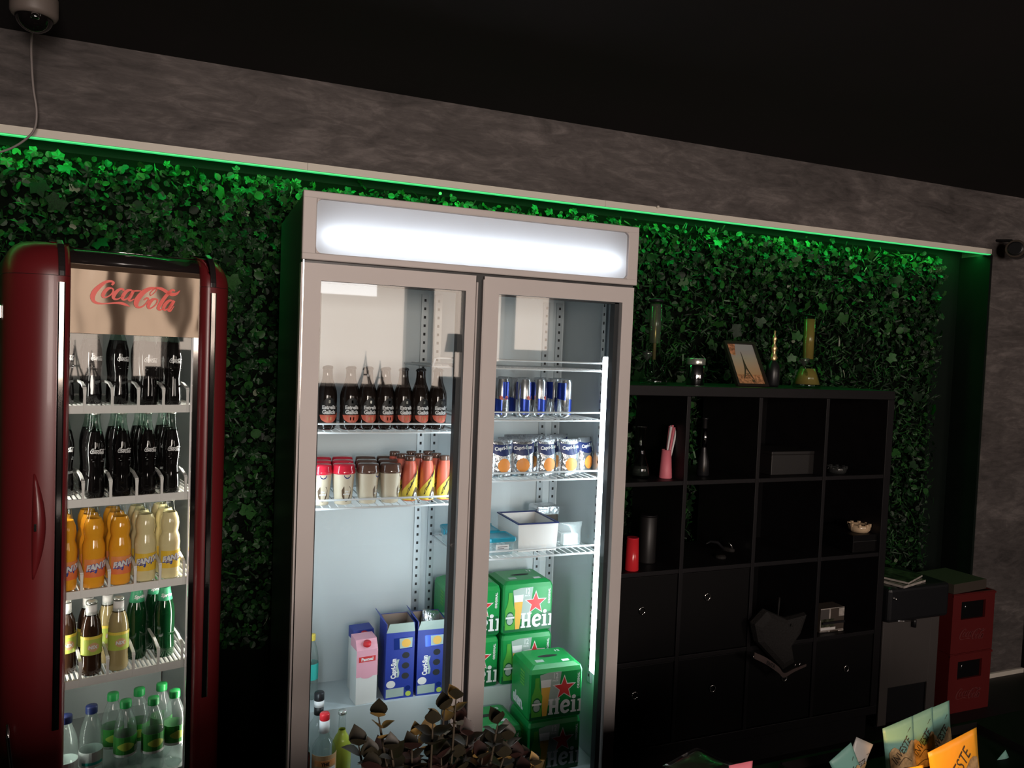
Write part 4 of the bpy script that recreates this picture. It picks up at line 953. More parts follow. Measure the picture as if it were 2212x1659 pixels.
for x, yq, z, rz, lab in ((1.142, 2.542, DECK, 0, 'green twelve-pack at the back right, mostly hidden behind the front stack'), (1.140, 2.542, DECK+HH+.001, .02, 'green twelve-pack at the top of the back right stack'),
                          (.930, 2.545, DECK, .0, 'green twelve-pack at the bottom of the back left stack'), (.930, 2.545, DECK+HH+.001, -.02, 'green twelve-pack at the top of the back left stack'),
                          (1.176, 2.352, LOWZ, .0, 'dark green twelve-pack at the bottom of the front stack'), (1.172, 2.348, LOWZ+HH+.001, -.03, 'green twelve-pack with the brightest lit star, top of the front stack'),
                          (.952, 2.355, LOWZ, .02, 'green twelve-pack low at the front left, behind the plant leaves')):
    pack((x, yq, z), rz, lab, 'green beer twelve-packs')

# cartons and bottles in the left compartment
def carton(loc, rz, label, topm, basem):
    o = MB().rbox(-.037, .037, -.034, .034, 0, .185, .002).build('milk_carton', basem, loc=loc); o.rotation_euler.z = rz; tag(o, label, 'carton', 'milk cartons')
    MB().loft([[(-.037, -.034, .185), (.037, -.034, .185), (.037, .034, .185), (-.037, .034, .185)], [(-.037, -.018, .218), (.037, -.018, .218), (.037, .034, .222), (-.037, .034, .222)]], smooth=False).build('slanted_top', topm, o)
    MB().box(-.0371, .0371, -.0346, -.0341, .095, .186).build('printed_front', topm, o)
    MB().add([(.022*math.cos(2*math.pi*i/14)-.037*0, -.0348, .100+.010*math.sin(2*math.pi*i/14)-.002) for i in range(14)], [tuple(range(14))]).build('printed_wave', topm, o)
    MB().lathe([(.013, 0), (.0135, .002), (.0125, .012), (0, .013)], 18).map(lambda p: (p.x, -.026+p.y*.9-p.z*.5, .200+p.y*.35+p.z)).build('screw_cap', 'redp', o)
    MB().box(-.029, .029, -.0356, -.0347, .146, .164).build('name_plate', 'star', o)
    text('Pascual', .0145, .0006).map(lambda p: (p.x, -.0359, p.z+.150)).build('lettering', 'white', o)
    return o
carton((.548, 2.575, DECK), .12, 'pink and white milk carton with red name plate, in front', 'pink', 'cartonw')
carton((.556, 2.662, DECK), .12, 'blue-topped milk carton standing behind the pink one', 'boxblue', 'cartonw')
def juice_box(loc, rz, label):
    w_, d_, h_ = .100, .115, .262; h2 = w_/2
    o = MB().box(-h2, h2, 0, .003, 0, h_-.03, 0).box(-h2, h2, d_-.003, d_, 0, h_, 0).box(-h2, -h2+.003, .003, d_-.003, 0, h_, 0).box(h2-.003, h2, .003, d_-.003, 0, h_, 0).box(-h2+.003, h2-.003, .003, d_-.003, 0, .004, 0).build('juice_carton_box', 'boxblue', loc=loc); o.rotation_euler.z = rz; tag(o, label, 'box', 'blue juice cartons')
    MB().box(-h2+.0032, h2-.0032, d_-.0045, d_-.0032, .01, h_-.001).box(h2-.0045, h2-.0032, .0032, d_-.005, .01, h_-.001).box(-h2+.0032, -h2+.0045, .0032, d_-.005, .01, h_-.001).build('raw_inside', 'boxin', o)
    MB().add([(-h2, 0, h_-.03), (h2, 0, h_-.03), (h2-.006, -.006, h_+.004), (-h2+.010, -.004, h_+.002), (-h2, .0015, h_-.03), (h2, .0015, h_-.03), (h2-.006, -.0045, h_+.004), (-h2+.010, -.0025, h_+.002)], [(0, 1, 2, 3), (7, 6, 5, 4), (0, 3, 7, 4), (1, 5, 6, 2), (2, 6, 7, 3)]).build('front_flap', 'hsilver', o)
    MB().add([(-h2, 0, h_), (-h2, d_, h_), (-h2-.018, d_, h_+.022), (-h2-.018, .012, h_+.022), (-h2+.0015, 0, h_), (-h2+.0015, d_, h_), (-h2-.0165, d_, h_+.023), (-h2-.0165, .012, h_+.023)], [(0, 1, 2, 3), (7, 6, 5, 4), (0, 3, 7, 4), (1, 5, 6, 2), (2, 6, 7, 3)]).build('side_flap', 'boxblue', o)
    y = -.0007; fl = lambda pts, k=0.: MB().prism(pts, y-k, y-k+.0004)
    fl([(-.022, .172), (.042, .174), (.044, .214), (-.024, .212)]).build('photo_panel', 'canblue', o)
    fl([(-.002, .175), (.041, .177), (.042, .211), (-.004, .210)], .0004).build('printed_glass', 'hsilver', o)
    fl([(.020+.016*math.cos(2*math.pi*i/12), .193+.015*math.sin(2*math.pi*i/12)) for i in range(12)], .0008).build('printed_fruit', 'hbeer', o)
    for q in range(3): fl([(.020+.013*math.cos(2*math.pi*i/14), .150-q*.036+.011*math.sin(2*math.pi*i/14)) for i in range(14)]).build('punched_hole', 'slot', o)
    text('Capri-Sun', .024, .0012, 0, 'LEFT').map(lambda p: (-.014-p.z, y-.0006, .072+p.x*.72)).build('lettering', 'white', o)
    fl([(-.012+.003*math.sin(i), .075+.009*i) for i in range(8)]+[(-.004+.003*math.sin(i), .075+.009*i) for i in range(7, -1, -1)], .0003).build('logo_wave', 'hsilver', o)
    fl([(-.030+.016*math.cos(2*math.pi*i/16), .052+.013*math.sin(2*math.pi*i/16)) for i in range(16)]).build('white_disc', 'cartonw', o)
    fl([(-.046, .006), (.016, .008), (.016, .038), (-.046, .036)]).build('grey_panel', 'hsilver', o)
    for cx, cz, mm in ((.030, .034, 'canblue'), (.032, .014, 'lime')): fl([(cx+.010*math.cos(2*math.pi*i/12), cz+.009*math.sin(2*math.pi*i/12)) for i in range(12)]).build('round_seal', mm, o)
    return o
p0 = at(862, 1503, 2.545); p1 = at(927, 1497, 2.545)
juice_box((p0.x, 2.548, DECK), -.02, 'open blue juice carton with punched holes, left of the two')
b2 = juice_box((p1.x+.003, 2.546, DECK), -.04, 'open blue juice carton with a foil pouch sticking out, right one')
pc = pouch_mesh(.085, .11, .020).build('juice_pouch', 'foil', loc=(p1.x+.006, 2.606, DECK+.165)); pc.rotation_euler = (-.2, .25, 0); tag(pc, 'silver pouch sticking out of the right blue carton', 'pouch')
def liquor(name, loc, label, prof, liquid, level, capm, capz, parts):
    o = MB().lathe(prof, 30, mif=lambda z: 0 if z < level else 1).build(name, [liquid, 'glassclear'], loc=loc); tag(o, label, 'bottle')
    r = capz[2]; MB().lathe([(r, capz[0]), (r*1.03, capz[0]+.002), (r*1.02, capz[1]-.003), (r*.9, capz[1]), (0, capz[1]+.0005)], 22).build('cap', capm, o)
    for nm, q, z0, z1, mm in parts: MB().lathe([(q, z0), (q*1.0, z1)], 24).build(nm, mm, o)
    return o
bigp = [(0, 0), (.034, 0), (.038, .006), (.038, .165), (.036, .182), (.026, .200), (.0165, .212), (.0140, .222), (.0135, .275)]
zt = at(700, 1540, 2.395).z; o = liquor('spirit_bottle', (at(700, 1600, 2.395).x, 2.395, LOWZ), 'clear spirit bottle with red cap and ICE label', [(r, z*(zt-LOWZ)/.283) for r, z in bigp], 'glassclear', -1, 'redp', ((zt-LOWZ)*.93, zt-LOWZ, .0152), (('neck_wrap', .0158, (zt-LOWZ)*.80, (zt-LOWZ)*.93, 'white'),))
hs = (zt-LOWZ)
cyl_patch(.0385, hs*.18, hs*.60, FR-1.3, FR+1.3, 16).build('label', 'peach', o)
cyl_patch(.0392, hs*.30, hs*.47, FR-.9, FR+.9, 14).build('label_panel', 'white', o)
cyl_patch(.0392, hs*.49, hs*.55, FR-.9, FR+.9, 14).build('label_heading', 'lab_orange', o)
bend(text('ICE', .040, .0012), .0400, hs*.355).build('lettering', 'black', o)
bend(text('THE', .014, .0006), .0400, hs*.497).build('small_lettering', 'black', o)
zt2 = at(688, 1497, 2.455).z; liquor('spirit_bottle', (at(688, 1560, 2.462).x, 2.462, LOWZ), 'clear spirit bottle with tall black cap behind the ICE bottle', [(r, z*(zt2-LOWZ)/.283) for r, z in bigp], 'glassclear', -1, 'blackp', ((zt2-LOWZ)*.925, zt2-LOWZ, .0158), (('cap_ring', .0160, (zt2-LOWZ)*.865, (zt2-LOWZ)*.925, 'white'), ('neck_sleeve', .0152, (zt2-LOWZ)*.79, (zt2-LOWZ)*.865, 'greyc')))
zt3 = at(655, 1546, 2.385).z; liquor('liqueur_bottle', (at(655, 1600, 2.39).x-.012, 2.39, LOWZ), 'dark berry liqueur bottle with white cap at the left door edge', [(r*.92, z*(zt3-LOWZ)/.283) for r, z in bigp], 'berry', (zt3-LOWZ)*.55, 'white', ((zt3-LOWZ)*.92, zt3-LOWZ, .0140), ())
zt4 = at(734, 1535, 2.43).z; o = liquor('lemonade_bottle', (at(734, 1600, 2.43).x+.006, 2.43, LOWZ), 'tall yellow lemonade bottle with crown cap', [(r*.8, z*(zt4-LOWZ)/.283) for r, z in bigp], 'lemonade', (zt4-LOWZ)*.83, 'capsilver', ((zt4-LOWZ)*.96, zt4-LOWZ, .0135), ())
for i, (px_, Y, lab) in enumerate(((672, 2.64, 'clear plastic bottle with yellow cap and turquoise label on the deck'), (652, 2.70, 'clear plastic bottle half hidden behind the turquoise label bottle'))):
    o = pet_proto('plastic_bottle', 'yellow', 'tealliq'); tag(o, lab, 'bottle'); o.location = (at(px_, 1450, Y).x, Y, DECK); o.scale = (.78, .78, 1.0)
    for c_ in kids(o):
        if c_.name.startswith(('label_badge', 'bar_code', 'label_edge')): bpy.data.objects.remove(c_)

# ------------------------------------------------------------------ cube shelf
KY, KD = 2.56, .385
KX = [at(q, 858, KY).x for q in (1490, 1645.8, 1791)]
pit = (KX[2]-KX[0])/2; KX0, KX1 = KX[0]-pit-.028, KX[2]+pit+.028
KT = at(1600, 837, KY).z; KZ = [KT-.388-.357*i for i in range(3)]; KB = KZ[2]-.357-.01
unit = tag(empty('cube_shelf', ((KX0+KX1)/2, KY, ZF)), label='black-brown cube shelf unit against the plant wall', cat='shelf')
def U(mb): return mb.map(lambda p: (p.x-(KX0+KX1)/2, p.y-KY, p.z-ZF))
U(MB().rbox(KX0, KX1, KY, KY+KD, KT-.040, KT, .002)).build('top_board', 'gwood', unit)
U(MB().rbox(KX0, KX1, KY, KY+KD, KB-.02, KB+.02, .002)).build('bottom_board', 'gwood', unit)
U(MB().box(KX0+.03, KX1-.03, KY+.03, KY+KD-.02, ZF, KB-.02)).build('plinth', 'gwood', unit)
for a in (KX0, KX1-.040): U(MB().rbox(a, a+.040, KY, KY+KD, KB+.02, KT-.040, .002)).build('side_board', 'gwood', unit)
for x in KX: U(MB().rbox(x-.009, x+.009, KY+.001, KY+KD-.001, KB+.02, KT-.040, .0015)).build('upright_board', 'gwood', unit)
cols = [KX0+.040]+[q for x in KX for q in (x-.009, x+.009)]+[KX1-.040]
CELL = [(cols[2*i], cols[2*i+1]) for i in range(4)]
for z in KZ:
    for a, b in CELL: U(MB().rbox(a+.0005, b-.0005, KY+.002, KY+KD-.002, z-.009, z+.009, .0015)).build('shelf_board', 'gwood', unit)
ROWZ = [(KZ[0]+.009, KT-.040), (KZ[1]+.009, KZ[0]-.009), (KZ[2]+.009, KZ[1]-.009), (KB+.02, KZ[2]-.009)]
def insert(col, row, rpx):
    a, b = CELL[col]; z0, z1 = ROWZ[row]
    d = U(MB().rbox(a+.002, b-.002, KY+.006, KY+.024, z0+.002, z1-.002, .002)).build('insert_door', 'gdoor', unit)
    c = at(*rpx, KY); c.x = min(max(c.x, a+.04), b-.04); c.z = min(max(c.z, z0+.05), z1-.05)
    U(MB().loft([[(c.x+(q+.0026*math.cos(t))*math.cos(f), KY+.0030+.0026*math.sin(t), c.z+(q+.0026*math.cos(t))*math.sin(f)) for t in [2*math.pi*j/8 for j in range(8)]] for q in (.0135,) for f in [2*math.pi*i/24 for i in range(25)]], caps=False)).build('ring_pull', 'chrome', d)
for col, row, rp in ((0, 2, (1388, 1320)), (1, 2, (1529, 1290)), (0, 3, (1372, 1503)), (1, 3, (1540, 1488)), (2, 3, (1695, 1465)), (3, 3, (1829, 1445))): insert(col, row, rp)
# back boards of the closed bottom rows and two upper cells
for col in range(4):
    for row in ((0, 1, 2, 3) if col > 1 else (2, 3)):
        a, b = CELL[col]; z0, z1 = ROWZ[row]
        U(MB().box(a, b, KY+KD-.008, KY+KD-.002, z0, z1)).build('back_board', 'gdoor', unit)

# ------------------------------------------------------------------ ornaments on top of the shelf
YT = 2.70
def pipe(loc, H, label, tubem, basem, gold):
    o = MB().lathe([(0, 0), (.056, 0), (.061, .004), (.060, .014), (.031, .100), (.0255, .116), (.0255, H-.010)], 32, mif=lambda z: 0 if z < .11 else 1).build('glass_water_pipe', [basem, tubem], loc=loc); tag(o, label, 'water pipe')
    MB().lathe([(.0255, H-.014), (.031, H-.010), (.031, H-.003), (.0255, H), (.0235, H-.002), (.0235, H-.012)], 26).build('mouth_ring', 'blackp' if not gold else 'smoke', o)
    MB().tube([(-.012, -.02, .035), (-.040, -.035, .075), (-.056, -.042, .098)], .0065, 10).build('down_stem', 'smoke', o)
    MB().lathe([(.004, 0), (.007, .006), (.020, .020), (.022, .036), (.020, .038), (.014, .022)], 16).map(lambda p: (p.x-.060, p.y-.043, p.z+.094)).build('bowl', 'crystal', o)
    MB().lathe([(.0235, H*.48 if not gold else .128), (.0235, H-.022)], 26).build('tube_lining', gold or 'frost', o)
    MB().lathe([(.007, .10 if not gold else .13), (.007, H-.03)], 12).build('highlight_rod', 'gold', o)  # gold rod added as the bright window highlight along the tube
    MB().lathe([(.057, .016), (.044, .056), (.034, .086)] if gold else [(.058, .012), (.055, .022)], 28).build('base_pattern', 'ygold' if gold else 'smoke', o)
    return o
zt = KT+.0005
pipe((at(1410, 828, YT).x, YT, zt), at(1410, 645, YT).z-zt, 'tall smoky glass water pipe with a gold highlight stripe, nearest the cooler', 'smoke', 'smoke', None)
pipe((at(1742, 828, YT).x, YT, zt), at(1742, 678, YT).z-zt, 'yellow painted glass water pipe at the right end of the shelf top', 'smoke', 'smoke', 'ygold')
o = MB().lathe([(0, 0), (.036, 0), (.038, .003), (.038, .082), (.035, .084)], 30).build('metal_jar', 'chromed', loc=(at(1501, 828, YT).x, YT, zt)); tag(o, 'polished steel jar with a lid on the shelf top', 'jar')
MB().lathe([(.039, .085), (.0400, .088), (.0400, .111), (.038, .113), (0, .113)], 30).build('lid', 'capsilver', o)
# framed print
fa, fb = at(1552, 722, YT), at(1645, 826, YT)
o = tag(empty('framed_photograph', (at(1611, 826, YT).x, YT-.05, zt), 0.), label='framed sunset photograph of a lattice tower leaning on the shelf top', cat='picture')
FW, FH = .165, .222; tilt = Matrix.Rotation(R(-30), 3, 'X')
def P(mb): return mb.map(lambda p: tilt @ p)
P(MB().box(-FW/2, -FW/2+.012, -.006, .010, 0, FH).box(FW/2-.012, FW/2, -.006, .010, 0, FH).box(-FW/2+.012, FW/2-.012, -.006, .010, 0, .012).box(-FW/2+.012, FW/2-.012, -.006, .010, FH-.012, FH).box(-FW/2+.01, FW/2-.01, .004, .010, .01, FH-.01)).build('frame', 'framew', o)
MB().box(-.015, .015, .010, .014, 0, .12).map(lambda p: (p.x, p.y+.062+(.12-p.z)*.15, p.z)).build('easel_back', 'framew', o)
P(MB().box(-FW/2+.012, FW/2-.012, .0025, .0039, .060, FH-.012)).build('printed_sky', 'skyprint', o)
P(MB().box(-FW/2+.012, FW/2-.012, .0025, .0039, .012, .060)).build('printed_city', 'cityprint', o)
tw = strokes([[(-.030, .040, .004), (-.018, .066, .006), (-.010, .090, .008), (-.0065, .130, .005), (-.006, .172, .002)], [(.018, .040, .004), (.008, .066, .006), (-.001, .090, .008), (-.0055, .130, .005), (-.006, .172, .002)],
              [(-.018, .066, .003), (.008, .066, .003)], [(-.011, .088, .003), (0, .088, .003)], [(-.024, .050, .002), (-.006, .060, .002), (.013, .050, .002)]], 5)
P(tw.map(lambda p: (p.x, .0018, p.z))).build('printed_tower', 'tower', o)
P(MB().prism([(-FW/2+.013, FH-.013), (-FW/2+.013, FH-.060), (-.040, FH-.070), (-.034, FH-.045), (-.026, FH-.013)], .0012, .0016)).build('printed_branch', 'cityprint', o)
P(MB().box(.008, .022, .0012, .0016, .022, .036)).build('printed_building', 'brownprint', o)
o = MB().lathe([(0, 0), (.024, 0), (.030, .010), (.031, .060), (.027, .095), (.015, .112), (.012, .118)], 24).build('dark_decanter', 'blackp', loc=(at(1668, 828, YT).x, YT, zt)); tag(o, 'black bottle with a twisted silvery stopper beside the picture', 'bottle')
MB().lathe([(.013, .116)]+[(.0135-.0085*i/12+.003*math.sin(i*1.57), .118+i*.0105) for i in range(13)]+[(0, .250)], 18, flute=lambda z, a: 1+.12*math.cos(3*a+z*160)).build('twisted_stopper', 'gold', o)

# ------------------------------------------------------------------ things in the shelf cells
def cz(row): return ROWZ[row][0]+.0006
YC = 2.66
x = at(1384, 1010, YC).x
o = MB().lathe([(0, 0), (.036, 0), (.040, .005), (.034, .045), (.018, .090), (.0155, .105), (.0155, .20), (.020, .204), (.0185, .210)], 28).build('glass_vase', 'smoke', loc=(x, YC, cz(0))); tag(o, 'smoky glass flask standing in the top left cube beside the cooler', 'flask')
MB().lathe([(.0368, .012), (.030, .050)], 24).build('base_band', 'crystal', o)
x = at(1437, 1028, YC-.02).x
o = MB().lathe([(0, 0), (.026, 0), (.027, .003), (.0195, .115), (.018, .115), (.0245, .006), (0, .006)], 26).build('paper_holder', 'pinkstick', loc=(x, YC-.02, cz(0))); tag(o, 'pink printed tapered holder with paper sticks in the top left cube', 'holder')
for i in range(6):
    a = .010*math.cos(i*1.1); MB().tube([(a*.8, .006*math.sin(i*1.1), .02), (a+.014+.004*i, .008*math.sin(i*1.1), .215-.002*i)], [.0025, .0055], 8).build('paper_cone', ('pinkstick', 'white')[i % 2] if i else 'pinkstick', o)
x = at(1518, 1020, YC).x
o = MB().lathe([(0, 0), (.022, 0), (.026, .006), (.024, .06), (.013, .10), (.010, .12), (.0095, .235), (.012, .238), (.012, .245)], 24, flute=lambda z, a: 1+.10*math.cos(z*150)*(z > .11)).build('glass_bottle', 'blackp', loc=(x, YC, cz(0))); tag(o, 'slim black glass bottle with ribbed neck in the second top cube', 'bottle')
MB().lathe([(.0118, .12), (.0112, .20)], 20, flute=lambda z, a: 1+.10*math.cos(z*150)).build('neck_collar', 'chromed', o)
a0, a1 = at(1665, 1030, 2.62).x, at(1772, 1028, 2.62).x
o = MB().rbox(0, a1-a0, 0, .2, 0, at(1700, 982, 2.62).z-cz(0), .003).build('storage_box', 'greyc', loc=(a0, 2.62, cz(0))); tag(o, 'low grey storage box in the third top cube', 'box')
MB().rbox(-.002, a1-a0+.002, -.002, .202, at(1700, 982, 2.62).z-cz(0), at(1700, 982, 2.62).z-cz(0)+.014, .002).build('lid', 'greyc', o)
def ashtray(loc, s, label, m):
    o = MB().lathe([(0, 0), (.040*s, 0), (.046*s, .012*s), (.048*s, .030*s), (.043*s, .034*s), (.036*s, .030*s), (.032*s, .010*s), (0, .008*s)], 32, flute=lambda z, a: 1+.06*math.cos(16*a)*(z > .004)).build('cut_glass_ashtray', m, loc=loc); tag(o, label, 'ashtray')
    for i in range(8): a = 2*math.pi*i/8; MB().rbox(.044*s*math.cos(a)-.006*s, .044*s*math.cos(a)+.006*s, .044*s*math.sin(a)-.006*s, .044*s*math.sin(a)+.006*s, .024*s, .040*s, .002*s).build('facet_stud', m, o)
    return o
ashtray((at(1808, 1014, 2.63).x, 2.63, cz(0)), .85, 'cut crystal ashtray in the top right cube', 'crystal')
x = at(1857, 1148, 2.64); 
o = MB().rbox(-.10, .10, -.06, .16, 0, x.z-cz(1)-.0005, .003).build('cigar_box', 'gdoor', loc=(x.x, 2.64, cz(1))); tag(o, 'dark wooden box under the amber ashtray in the right cube', 'box')
MB().box(-.101, .101, -.0615, -.0605, x.z-cz(1)-.03, x.z-cz(1)-.028).build('lid_seam', 'slot', o)
ashtray((x.x, 2.645, x.z), 1.0, 'amber faceted glass ashtray standing on a dark box', 'amberx')
x = at(1357, 1228, 2.60).x
o = MB().lathe([(0, 0), (.026, 0), (.028, .004), (.0235, .128), (.022, .128), (.026, .006), (0, .006)], 28).build('red_tumbler', 'redp', loc=(x+.015, 2.60, cz(1))); tag(o, 'glossy red tapered tumbler in the lower left cube beside the cooler', 'tumbler')
MB().lathe([(.0236, .126), (.0245, .128), (.0236, .131), (.0222, .131)], 26).build('rim', 'redlid', o)
x = at(1393, 1200, 2.69).x
o = MB().lathe([(0, 0), (.034, 0), (.035, .004), (.035, .195), (.033, .197), (.033, .01), (0, .01)], 30).build('grey_canister', 'greyc', loc=(x+.01, 2.69, cz(1))); tag(o, 'tall grey open canister behind the red tumbler', 'canister')
MB().lathe([(.0355, .190), (.0360, .197), (.0330, .1985)], 28).build('rim', 'gwood', o)
x = at(1555, 1200, 2.66)
o = tag(empty('headset', (x.x, 2.66, cz(1)), .3), label='black headset with a chrome band lying in the second lower cube', cat='headset')
MB().tube([(-.10, 0, .075), (-.06, .01, .078), (-.01, .01, .068), (.035, 0, .030)], [.002, .005, .007, .006], 8).build('arm', 'blackp', o)
MB().lathe([(0, -.012), (.030, -.012), (.033, -.006), (.033, .008), (.026, .014), (0, .014)], 24).map(lambda p: (p.x*.5+.040, p.y-.01, p.z*.6+.036)).map(lambda p: p).build('ear_cup', 'fabric', o)
MB().tube([(.028, -.022, .070), (.040, -.03, .050), (.052, -.03, .030)], .0048, 8).build('chrome_band', 'chrome', o)
MB().lathe([(0, 0), (.022, 0), (.024, .005), (.02, .012), (0, .014)], 20).map(lambda p: (p.x+.005, p.y, p.z)).build('ear_pad', 'fabric', o)
# bag hanging in front of the third column, picture box in the fourth
bx = at(1680, 1400, 2.47)
o = tag(empty('fabric_bag', (at(1685, 1470, 2.50).x, 2.525, KB)), label='dark fabric bag with a printed strap hanging in front of the shelf', cat='bag')
zb = lambda y_: at(1690, y_, 2.5).z-KB
B0 = o.location
def bp(px_, py_): q = at(px_, py_, 2.5); return (q.x-B0.x, q.z-KB)
body = [bp(1632, 1350), bp(1660, 1320), bp(1706, 1340), bp(1750, 1328), bp(1736, 1370), bp(1716, 1400), bp(1722, 1436), bp(1696, 1452), bp(1668, 1420), bp(1640, 1390)]
MB().loft([[(c0+(x_-c0)*s_, y_, c1+(z_-c1)*s_) for x_, z_ in body] for c0, c1 in [(sum(q[0] for q in body)/10, sum(q[1] for q in body)/10)] for s_, y_ in ((.75, -.022), (.95, -.012), (1, .01), (.95, .028))], smooth=False).build('bag_body', 'fabric', o)
st = catmull([(*bp(1628, 1415), .026), (*bp(1655, 1428), .028), (*bp(1680, 1446), .026), (*bp(1692, 1458), .020), (*bp(1712, 1448), .014), (*bp(1740, 1436), .010)], 5)
MB().loft([[(q[0], -.030, q[1]-q[2]/2), (q[0], -.030, q[1]+q[2]/2), (q[0], -.026, q[1]+q[2]/2), (q[0], -.026, q[1]-q[2]/2)] for q in st], smooth=False).build('strap', 'strap', o)
c0 = bp(1662, 1434); text('ENTA', .022, .0006).map(lambda p: (c0[0]+p.x*.8+p.z*.35, -.0312, c0[1]-.008+p.z*.9-p.x*.45)).build('strap_lettering', 'black', o)
for q in ((1624, 1418), (1714, 1436), (1724, 1434)):
    a = bp(*q); MB().tube([(a[0]-.004, -.034, a[1]-.012), (a[0]+.004, -.034, a[1]+.012)], .0014, 6).build('buckle', 'chrome', o)
a = bp(1709, 1350); MB().rbox(a[0]-.004, a[0]+.004, -.036, -.028, a[1]-.005, a[1]+.005, .001).build('clasp', 'chrome', o)
MB().tube([(bp(1700, 1340)[0], .03, bp(1700, 1340)[1]), (bp(1705, 1300)[0], .034, bp(1705, 1300)[1])], .004, 6).build('hanging_loop', 'fabric', o)
YP = 2.60; q0, q1 = at(1768, 1410, YP), at(1824, 1312, YP)
PW, PH, PD = q1.x-q0.x, at(1790, 1314, YP).z-at(1790, 1408, YP).z, .07
o = MB().box(0, PW, 0, PD, 0, PH).build('picture_box', 'card', loc=(q0.x, YP, at(1790, 1408, YP).z)); tag(o, 'small carton printed with two stacked street photographs in the right cube', 'box')
for i in range(2):
    z0 = PH*.5*i
    for nm, (u0, u1, v0, v1), mm in (('printed_ground', (0, 1, .02, .5), 'paper'), ('printed_facade', (.42, 1, .02, .49), 'card'), ('printed_wall', (0, .36, .24, .48), 'greyapp'), ('printed_foliage', (.02, .58, .08, .26), 'magcov'), ('caption_strip', (.02, .64, .01, .065), 'cartonw'), ('printed_awning', (.76, .99, .3, .48), 'pinkstick' if False else 'paper')):
        k_ = {'printed_ground': 0, 'printed_facade': 1, 'printed_wall': 2, 'printed_foliage': 3, 'caption_strip': 4, 'printed_awning': 5}[nm]
        MB().box(PW*u0, PW*u1, -.0006-.0004*k_, -.0003-.0004*k_, z0+PH*v0, z0+PH*v1).build(nm, mm, o)
ped = MB().box(0, PW+.03, -.01, .12, 0, at(1790, 1408, YP).z-cz(2)-.0006).build('dark_carton', 'gdoor', loc=(q0.x-.015, YP, cz(2))); tag(ped, 'dark carton under the street photograph box', 'box')
MB().box(.02, PW+.01, -.0115, -.0105, .04, .05).build('carton_tape', 'blackp', ped)

# ------------------------------------------------------------------ right corner: dispenser, papers, crates
YD = 2.62
d0, d1 = at(1909, 1335, YD).x, at(2030, 1335, YD).x; dz0, dz1, dz2 = ZF, at(1960, 1336, YD).z, at(1960, 1262, YD).z
DW = d1-d0
disp = tag(empty('drinks_dispenser', (d0, YD, ZF)), label='grey floor dispenser with black hood right of the cube shelf', cat='dispenser')
D = lambda mb: mb.map(lambda p: (p.x, p.y, p.z-ZF))
fz = at(1960, 1480, YD).z
D(MB().rbox(.0, .055, 0, .012, ZF+.02, dz1, .004).rbox(DW-.06, DW, 0, .012, ZF+.02, dz1, .004).rbox(.05, DW-.055, 0, .012, fz, dz1, .004)).build('front_panel', 'greyapp', disp)
D(MB().rbox(0, DW, .012, .25, ZF+.02, dz1, .006)).build('cabinet', 'blackp', disp)
D(MB().rbox(-.012, DW+.015, -.035, .26, dz1, dz2, .018, 3)).build('hood', 'blackp', disp)
D(MB().tube([(.04, -.037, dz1+.012), (.10, -.042, dz1+.006), (.16, -.040, dz1+.004)], .0016, 6)).build('hood_trim', 'chrome', disp)
for i in range(2): D(MB().lathe([(0, 0), (.006, 0), (.006, .004), (0, .005)], 12).map(lambda p: (p.x+.014+.016*i, -.035-p.z, p.y+dz2-.045-.006*i))).build('button', 'chrome', disp)
D(MB().lathe([(.010, 0), (.010, .035), (.006, .04)], 12).map(lambda p: (p.x+DW*.5, p.y-.012, dz1-.04+p.z))).build('spout', 'blackp', disp)
for i in range(4):
    x_ = .03+(DW-.06)*(i % 2); y_ = .04+.17*(i//2); D(MB().lathe([(.014, ZF), (.014, ZF+.021)], 12, c=(x_, y_))).build('foot', 'blackp', disp)
def sheaf(name, cx, cy, z, w_, d_, h_, rz, label, mm, cat):
    o = MB().rbox(-w_/2, w_/2, -d_/2, d_/2, 0, h_, min(.002, h_/3)).build(name, 'paper' if cat == 'magazine' else mm, loc=(cx, cy, z)); o.rotation_euler.z = rz; tag(o, label, cat)
    if cat == 'magazine':
        MB().box(-w_/2, w_/2, -d_/2, d_/2, h_, h_+.0008).build('cover', mm, o); MB().box(-w_/2+.02, w_/2-.06, d_/2-.06, d_/2-.03, h_+.0008, h_+.0013).build('cover_title', 'lime', o)
    return o
mz = dz2+.0006
sheaf('magazine', d0+.125, YD+.11, mz, .21, .28, .012, .25, 'dark glossy magazine on the dispenser hood, under the other', 'magcov', 'magazine')
sheaf('magazine', d0+.135, YD+.12, mz+.0140, .20, .27, .010, .40, 'dark glossy magazine lying on top of the pile', 'magcov', 'magazine')
YR = 2.64; c0, c1 = at(2047, 1400, YR).x+.02, at(2142, 1400, YR).x; ctz = at(2095, 1280, YR).z; CH = (ctz-ZF)/2
